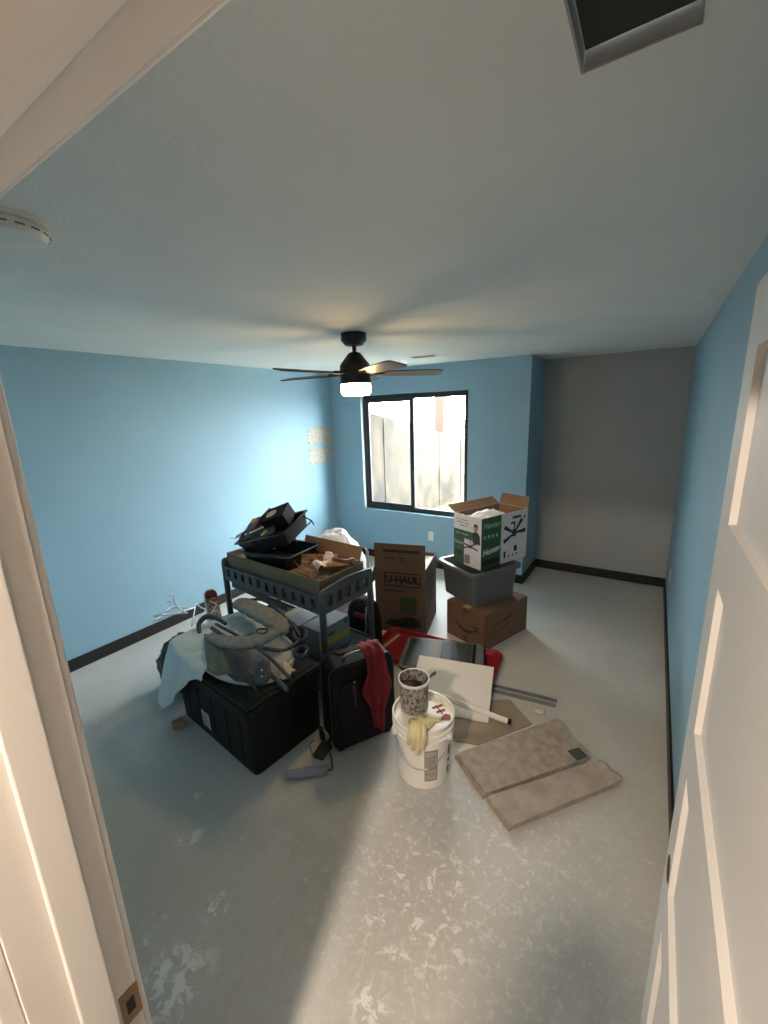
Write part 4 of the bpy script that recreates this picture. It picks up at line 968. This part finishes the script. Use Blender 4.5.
carpet(qa, .022, .018, CPA, .010, c1, seed=1)
carpet([p+sh0 for p in qa], .001, .018, CPA, .0, c1, 'lower_fold', seed=4)
gp = [at(571, 754, .047), at(583, 757.5, .052), at(586, 764-3, .052), at(575, 763-1, .047)]
gp = [at(568, 751, .046), at(579, 748, .051), at(587, 756, .055), at(577, 760, .046)]
o = G().loops([[p-Vector((0, 0, .004)) for p in gp], [p+Vector((0, 0, .004)) for p in gp]]).obj('green_patch', mat('dark_green_tape', (58, 70, 64), .8), c1); o['label'] = 'dark green patch'
c2 = thing('folded_carpet', 'folded pale grey carpet piece lying nearest the doorway', 'carpet piece', group='folded carpet pieces')
zb = .034
qb = [at(510, 826, zb), at(622, 780, zb), at(600, 761, zb), at(488, 796, zb)]
carpet(qb, .018, .016, CPB, .008, c2, seed=7)
carpet([p+Vector((-.006, -.004, 0)) for p in qb], .001, .015, CPB, 0, c2, 'lower_fold', seed=9)

# ------------------------------------------------------------------ bucket
BX = Vector((-.897, 1.695))
bu = thing('plastic_bucket', 'white five gallon plastic bucket with wire handle', 'bucket', (BX.x, BX.y, 0), 0); bu.scale = (1.06, 1.06, 1.0)
BKM = mat('bucket_white', (226, 222, 212), .42)
g = G(); g.lathe([(.128, .0), (.132, .006), (.146, .29), (.155, .292), (.155, .302), (.148, .304), (.149, .322), (.157, .324), (.157, .334), (.150, .336), (.151, .36), (.156, .364), (.156, .372), (.147, .374), (.143, .34), (.128, .02)], 56)
g.obj('bucket_body', BKM, bu, bevel=.001)
G().lathe([(.1475, .345), (.1455, .350), (.142, .349)], 56).obj('lid', BKM, bu, smooth=False)
RI = mat('red_brown_ink', (132, 52, 44), .7)
lp = Matrix.Translation((.075, .055, .3505)) @ Matrix.Rotation(R(-35), 4, 'Z')
g = G(lp); g.box(-.055, .02, -.006, .0, 0, .001).box(-.05, -.035, -.03, .03, 0, .001).box(-.015, 0, -.025, .025, 0, .001).obj('lid_print', RI, bu)
G(Matrix.Translation((.11, .03, .3505)) @ Matrix.Rotation(R(20), 4, 'Z')).prism([(-.03, -.018), (.03, -.018), (.02, .02), (-.005, .026)], 0, .001).obj('lid_warning', RI, bu)
# direction from bucket to the camera
cd = math.atan2(-BX.y, -BX.x)
def bpt(a, z, r=None):
    r = r or (.132+.014*(z-.006)/.284); return Vector((r*math.cos(cd+a), r*math.sin(cd+a), z))
hp = []
for i in range(25):
    t_ = i/24; a = -1.15+2.1*t_ ; sag = .05+.115*math.sin(math.pi*t_)**.8*(.72+.28*t_) if True else 0
    sag = .155*math.sin(math.pi*min(1, t_*1.0))**.85
    hp.append(bpt(a, .30-sag*(1-.25*t_), .158+.012*math.sin(math.pi*t_)))
G().tube(hp, .0028, 8).obj('wire_handle', STEEL, bu, smooth=True)
for a in (-1.15, .95): G(Matrix.Translation(bpt(a, .30, .155))).lathe([(.014, -.016), (.014, .016)], 12).obj('handle_lug', BKM, bu)
LG = mat('label_grey_print', (168, 158, 148), .7); LG2 = mat('label_outline', (120, 114, 108), .7)
def curved(a0, a1, z0, z1, m, name, dr=.0012, parent=bu):
    g = G(); g.grid(lambda u, v: bpt(a0+(a1-a0)*u, z0+(z1-z0)*v)*1.0+Vector((math.cos(cd+a0+(a1-a0)*u), math.sin(cd+a0+(a1-a0)*u), 0))*dr, 8, 2)
    return g.obj(name, m, parent, solid=.0008)
lb = curved(.02, .48, .06, .25, LG, 'warning_label')
for z0, z1 in ((.245, .25), (.205, .209), (.135, .139), (.10, .104), (.06, .065)): curved(.02, .48, z0, z1, LG2, 'label_line', .0022, lb)
for a0, a1 in ((.02, .045), (.455, .48)): curved(a0, a1, .06, .25, LG2, 'label_line', .0022, lb)
g = G(); ca, cz_ = .25, .172
g.tube([bpt(ca+.14*math.cos(k*.52), cz_+.02*math.sin(k*.52))+Vector((math.cos(cd+ca), math.sin(cd+ca), 0))*.003 for k in range(12)], .0016, 6, closed=True)
g.tube([bpt(ca-.09, cz_-.014)+Vector((math.cos(cd), math.sin(cd), 0))*.0035, bpt(ca+.09, cz_+.014)+Vector((math.cos(cd), math.sin(cd), 0))*.0035], .0014, 6)
g.obj('label_symbol', LG2, lb)
for z0, z1 in ((.05, .10), (.12, .15), (.17, .23)): curved(.98, 1.12, z0, z1, LG2, 'side_print')

# tin can with dried drips and a stirring spoon
cn = thing('paint_can', 'open tin can spattered with dried mud, standing on the bucket lid', 'can', (BX.x-.065, BX.y+.02, .3515), 0); cn.scale = (1.2, 1.2, 1.12)
CNM = mat('spattered_tin', (150, 144, 138), .55, rgb2=(84, 74, 70), scale=60, sharp=(.48, .56), detail=6, stretch=(1.4, 1.4, .8))
G().lathe([(.060, 0), (.062, .006), (.066, .15), (.0695, .152), (.0695, .158), (.0655, .159), (.064, .15), (.059, .075)], 40).obj('can_wall', CNM, cn, smooth=False)
G().lathe([(.0708, .148), (.0708, .161), (.0655, .161), (.0655, .148)], 40, cap0=False, cap1=False).obj('can_rim', mat('pale_tin_rim', (196, 192, 186), .4), cn, bevel=.001)
MUD = mat('brown_grey_mud', (112, 98, 88), .8, rgb2=(96, 84, 76), scale=12, bump=.5, bscale=30)
g = G(); g.loops([[(.061*math.cos(a*.2618), .061*math.sin(a*.2618), .10+.03*max(0, math.sin(a*.2618-cd+2.6))+.006*math.sin(a*1.7)) for a in range(24)], [(.03*math.cos(a*.2618), .03*math.sin(a*.2618), .095) for a in range(24)]]); g.obj('dried_mud', MUD, cn, smooth=True)
G().tube([(.01, .02, .09), (.05, .045, .15), (.078, .06, .178)], [.006, .008, .011], 10, flat=.5).obj('stir_handle', mat('dark_handle', (70, 70, 74), .5), cn)
# yellow gloves over the rim
GLV = mat('yellow_latex', (214, 200, 156), .6, rgb2=(200, 184, 138), scale=14)
def glove(name, base, d_out, lab):
    gl_ = thing(name, lab, 'glove')
    return gl_
gl_ = thing('rubber_gloves', 'pale yellow rubber gloves draped over the bucket rim', 'gloves')
def gp_(a, r, z): return Vector((BX.x+r*math.cos(cd+a), BX.y+r*math.sin(cd+a), z))
lumps = [([gp_(-.25, .06, .372), gp_(-.1, .10, .385), gp_(.1, .12, .385), gp_(.35, .10, .38), gp_(.62, .10, .378)], .028),
         ([gp_(.4, .05, .375), gp_(.45, .10, .392), gp_(.8, .125, .388)], .022),
         ([gp_(-.6, .11, .380), gp_(-.35, .135, .392), gp_(-.05, .14, .396)], .020)]
g = G()
for P_, r_ in lumps:
    q = smoothpath(P_, 5); g.tube(q, [r_*(.75+.35*math.sin(math.pi*i/(len(q)-1)))+.003*fn(i*.8, r_*90) for i in range(len(q))], 12, flat=.7)
g.obj('palm', GLV, gl_, smooth=True)
for k, (a, l, r_) in enumerate(((-.24, .095, .013), (-.12, .115, .014), (.0, .085, .0125), (-.36, .07, .012))):
    q = smoothpath([gp_(a*.8, .12, .392), gp_(a, .158, .394), gp_(a*1.02, .182, .368), gp_(a*1.05-.02, .185, .368-l*.5), gp_(a*1.1-.06, .181, .368-l)], 5)
    G().tube(q, [r_*1.3]*(len(q)-6)+[r_*1.15, r_*1.1, r_, r_*.95, r_*.8, r_*.4], 10, flat=.75).obj('finger', GLV, gl_, smooth=True)

# ------------------------------------------------------------------ paint roller and brush on the floor
ro = thing('paint_roller', 'grey lavender paint roller lying on the floor before the suitcase', 'paint roller')
A_, B_ = at(285, 775, .024), at(328, 769.5, .024); d_ = (B_-A_).normalized()
G().tube([A_, A_+d_*.003, B_-d_*.003, B_], [.020, .024, .024, .020], 24).obj('roller_sleeve', mat('lavender_nap', (150, 148, 164), .95, rgb2=(136, 134, 150), scale=40, bump=1, bscale=200), ro, smooth=False)
G().tube(smoothpath([B_-d_*.01, B_+d_*.022, at(331, 757, .03), at(326, 742, .02), at(322, 735, .02)]), .0045, 8).obj('wire_frame', BLACKMET, ro, smooth=True)
h0, h1 = at(323, 739, .022), at(321, 728, .022)
G().tube([h0, h0.lerp(h1, .3), h1], [.012, .017, .014], 12).obj('handle', BLACKPL, ro, smooth=True)
br = at(323, 750, .015)
bs = thing('paint_brush', 'olive brown scraper brush beside the roller frame', 'brush', (br.x, br.y, 0), 100)
G().prism([(-.06, -.035), (.04, -.04), (.06, -.02), (.06, .02), (.04, .04), (-.06, .035)], .002, .026).obj('bristle_block', mat('olive_brown', (84, 70, 44), .8, rgb2=(60, 50, 32), scale=20), bs, bevel=.006)
G().box(.055, .15, -.012, .012, .004, .02).obj('handle', mat('dark_wood', (60, 46, 34), .6), bs, bevel=.004)
cp_0 = at(312, 748, .004)
tag(G().tube(smoothpath([at(314, 740, .006), at(310, 744, .006), at(312, 752, .006), at(317, 758, .006), at(314, 754, .006)]), .004, 6).obj('wire_scrap', STEEL, None, smooth=True), 'short curled steel wire on the floor left of the brush', 'wire')
# ------------------------------------------------------------------ the photographer, standing in the hallway behind the view
pn = thing('person', 'person in a dark sweater and jeans standing in the hallway with arms at the sides', 'person', (-.25, -.33, 0))
def skinned(name, verts, edges, radii, m, parent, root_i=0, sub=2):
    me = bpy.data.meshes.new(name); me.from_pydata([Vector(v) for v in verts], edges, []); me.materials.append(m)
    o = bpy.data.objects.new(name, me); COL.objects.link(o)
    o.modifiers.new('k', 'SKIN'); k = o.modifiers.new('u', 'SUBSURF'); k.levels = sub; k.render_levels = sub
    for i, r_ in enumerate(radii):
        rr_ = r_ if isinstance(r_, tuple) else (r_, r_)
        me.skin_vertices[0].data[i].radius = rr_; me.skin_vertices[0].data[i].use_root = (i == root_i)
    dg = bpy.context.evaluated_depsgraph_get(); m2 = bpy.data.meshes.new_from_object(o.evaluated_get(dg)); m2.name = name
    bpy.data.objects.remove(o); m2.polygons.foreach_set('use_smooth', [True]*len(m2.polygons))
    if not m2.materials: m2.materials.append(m)
    o = bpy.data.objects.new(name, m2); COL.objects.link(o); o.parent = parent
    return o
SKN = mat('skin', (196, 150, 124), .6); SWT = mat('dark_sweater', (50, 54, 64), .9, bump=.4, bscale=200); JNS = mat('blue_jeans', (52, 64, 88), .9, bump=.3, bscale=240)
HRM = mat('brown_hair', (58, 42, 32), .6, bump=.6, bscale=120); SHO = mat('grey_sneaker', (90, 90, 92), .7)
V_ = [(0, 0, .88), (0, -.01, 1.02), (0, 0, 1.18), (0, .01, 1.31), (0, .02, 1.38), (0, .04, 1.44)]; E_ = [(0, 1), (1, 2), (2, 3), (3, 4), (4, 5)]; R_ = [(.15, .11), (.135, .10), (.15, .11), (.13, .09), (.055, .055), (.05, .05)]
hands = []
for s_ in (-1, 1):
    b_ = len(V_)
    hx = .25+s_*.045
    V_ += [(s_*.165, .01, 1.31), (s_*.21, .0, 1.04), (s_*.225, .05, .82), (s_*.228, .06, .76)]
    E_ += [(3, b_), (b_, b_+1), (b_+1, b_+2), (b_+2, b_+3)]; R_ += [.065, .048, .034, .028]
    hands.append((s_*.228, .06, .76, s_))
    b_ = len(V_)
    V_ += [(s_*.09, 0, .82), (s_*.10, .02, .46), (s_*.10, -.01, .10), (s_*.10, .03, .05), (s_*.105, .13, .035)]
    E_ += [(0, b_), (b_, b_+1), (b_+1, b_+2), (b_+2, b_+3), (b_+3, b_+4)]; R_ += [.095, .06, .04, .04, .035]
bdy = skinned('body', V_, E_, R_, SKN, pn)
skinned('sweater', [V_[i] for i in (0, 1, 2, 3)]+[V_[6], V_[7], V_[8]]+[V_[15], V_[16], V_[17]], [(0, 1), (1, 2), (2, 3), (3, 4), (4, 5), (5, 6), (3, 7), (7, 8), (8, 9)], [(.165, .125), (.15, .115), (.163, .125), (.145, .105), .078, .062, .044, .078, .062, .044], SWT, pn)
skinned('jeans', [(0, 0, .90), V_[10], V_[11], V_[12], V_[19], V_[20], V_[21]], [(0, 1), (1, 2), (2, 3), (0, 4), (4, 5), (5, 6)], [(.155, .12), .108, .075, .06, .108, .075, .06], JNS, pn)
for s_ in (-1, 1): G(Matrix.Translation((s_*.105, .05, 0))).loops([[(x, y, z) for x, y in rrect(a_, b_, .04)] for z, a_, b_ in ((0, .09, .27), (.03, .095, .275), (.06, .085, .22), (.10, .075, .12))]).obj('shoe', SHO, pn, smooth=True)
g = G(Matrix.Translation((.02, .06, 1.535)))
def hd(t, p_):
    x, y, z = math.sin(t)*math.cos(p_)*.075, math.sin(t)*math.sin(p_)*.093, math.cos(t)*.113
    if z < 0: x *= 1+z*2.6; y *= 1+z*1.4; y += -z*.12
    if y > .05: y += .017*math.exp(-(x/.012)**2-((z+.008)/.02)**2)-.010*(math.exp(-((abs(x)-.03)/.014)**2-((z-.012)/.010)**2))+.005*math.exp(-(x/.022)**2-((z+.045)/.008)**2)
    return (x, y, z)
g.loops([[hd(math.pi*i/40, 2*math.pi*j/48) for j in range(48)] for i in range(1, 40)])
head = g.obj('head', SKN, pn, smooth=True)
for s_ in (-1, 1):
    G(Matrix.Translation((.02+s_*.030, .06+.083, 1.549))).loops([[(.011*math.sin(math.pi*i/10)*math.cos(j*.5236), .011*math.cos(math.pi*i/10), .008*math.sin(math.pi*i/10)*math.sin(j*.5236)) for j in range(12)] for i in range(1, 10)]).obj('eye', WHITEPL, head, smooth=True)
    G(Matrix.Translation((.02+s_*.077, .055, 1.54))).loops([[(.008*math.cos(j*.5236), .014*q_*math.sin(j*.5236), z+.0) for j in range(12)] for z, q_ in ((-.03, .4), (-.01, .9), (.015, 1.1), (.028, .5))]).obj('ear', SKN, head, smooth=True)
g = G(Matrix.Translation((.02, .052, 1.548))); g.loops([[(1.09*math.sin(t)*math.cos(p_)*.077, 1.06*math.sin(t)*math.sin(p_)*.094-(.03 if math.cos(t) < .35 and math.sin(p_) > 0 else 0)*max(0, math.sin(p_))*3.2*(.35-math.cos(t)), math.cos(t)*.118) for p_ in [2*math.pi*j/40 for j in range(40)]] for t in [math.pi*.66*i/22+.02 for i in range(23)]])
g.obj('hair', HRM, head, smooth=True)
for hx, hy, hz, s_ in hands:
    V2 = [(hx, hy, hz), (hx-s_*.005, hy+.004, hz+.045), (hx-s_*.012, hy+.006, hz+.085)]; E2 = [(0, 1), (1, 2)]; R2 = [(.026, .018), (.036, .014), (.036, .012)]
    for k in range(4):
        b_ = len(V2); fx = hx-s_*.012+(k-1.5)*.020
        V2 += [(fx, hy+.006, hz+.10), (fx-s_*.012, hy+.012, hz+.125+.004*(1.5-abs(k-1.5))), (fx-s_*.03, hy+.028, hz+.135), (fx-s_*.04, hy+.044, hz+.128)]
        E2 += [(2, b_), (b_, b_+1), (b_+1, b_+2), (b_+2, b_+3)]; R2 += [.0095, .009, .0085, .0075]
    b_ = len(V2); V2 += [(hx-s_*.04, hy+.015, hz+.05), (hx-s_*.052, hy+.03, hz+.075), (hx-s_*.05, hy+.04, hz+.10)]; E2 += [(1, b_), (b_, b_+1), (b_+1, b_+2)]; R2 += [.012, .010, .009]
    V2 = [(hx+(x-hx)*.5+(y-hy)*-s_*1.0, hy+(x-hx)*-s_*1.0, hz-(z-hz)) for x, y, z in V2]
    skinned('hand', V2, E2, R2, SKN, bdy)
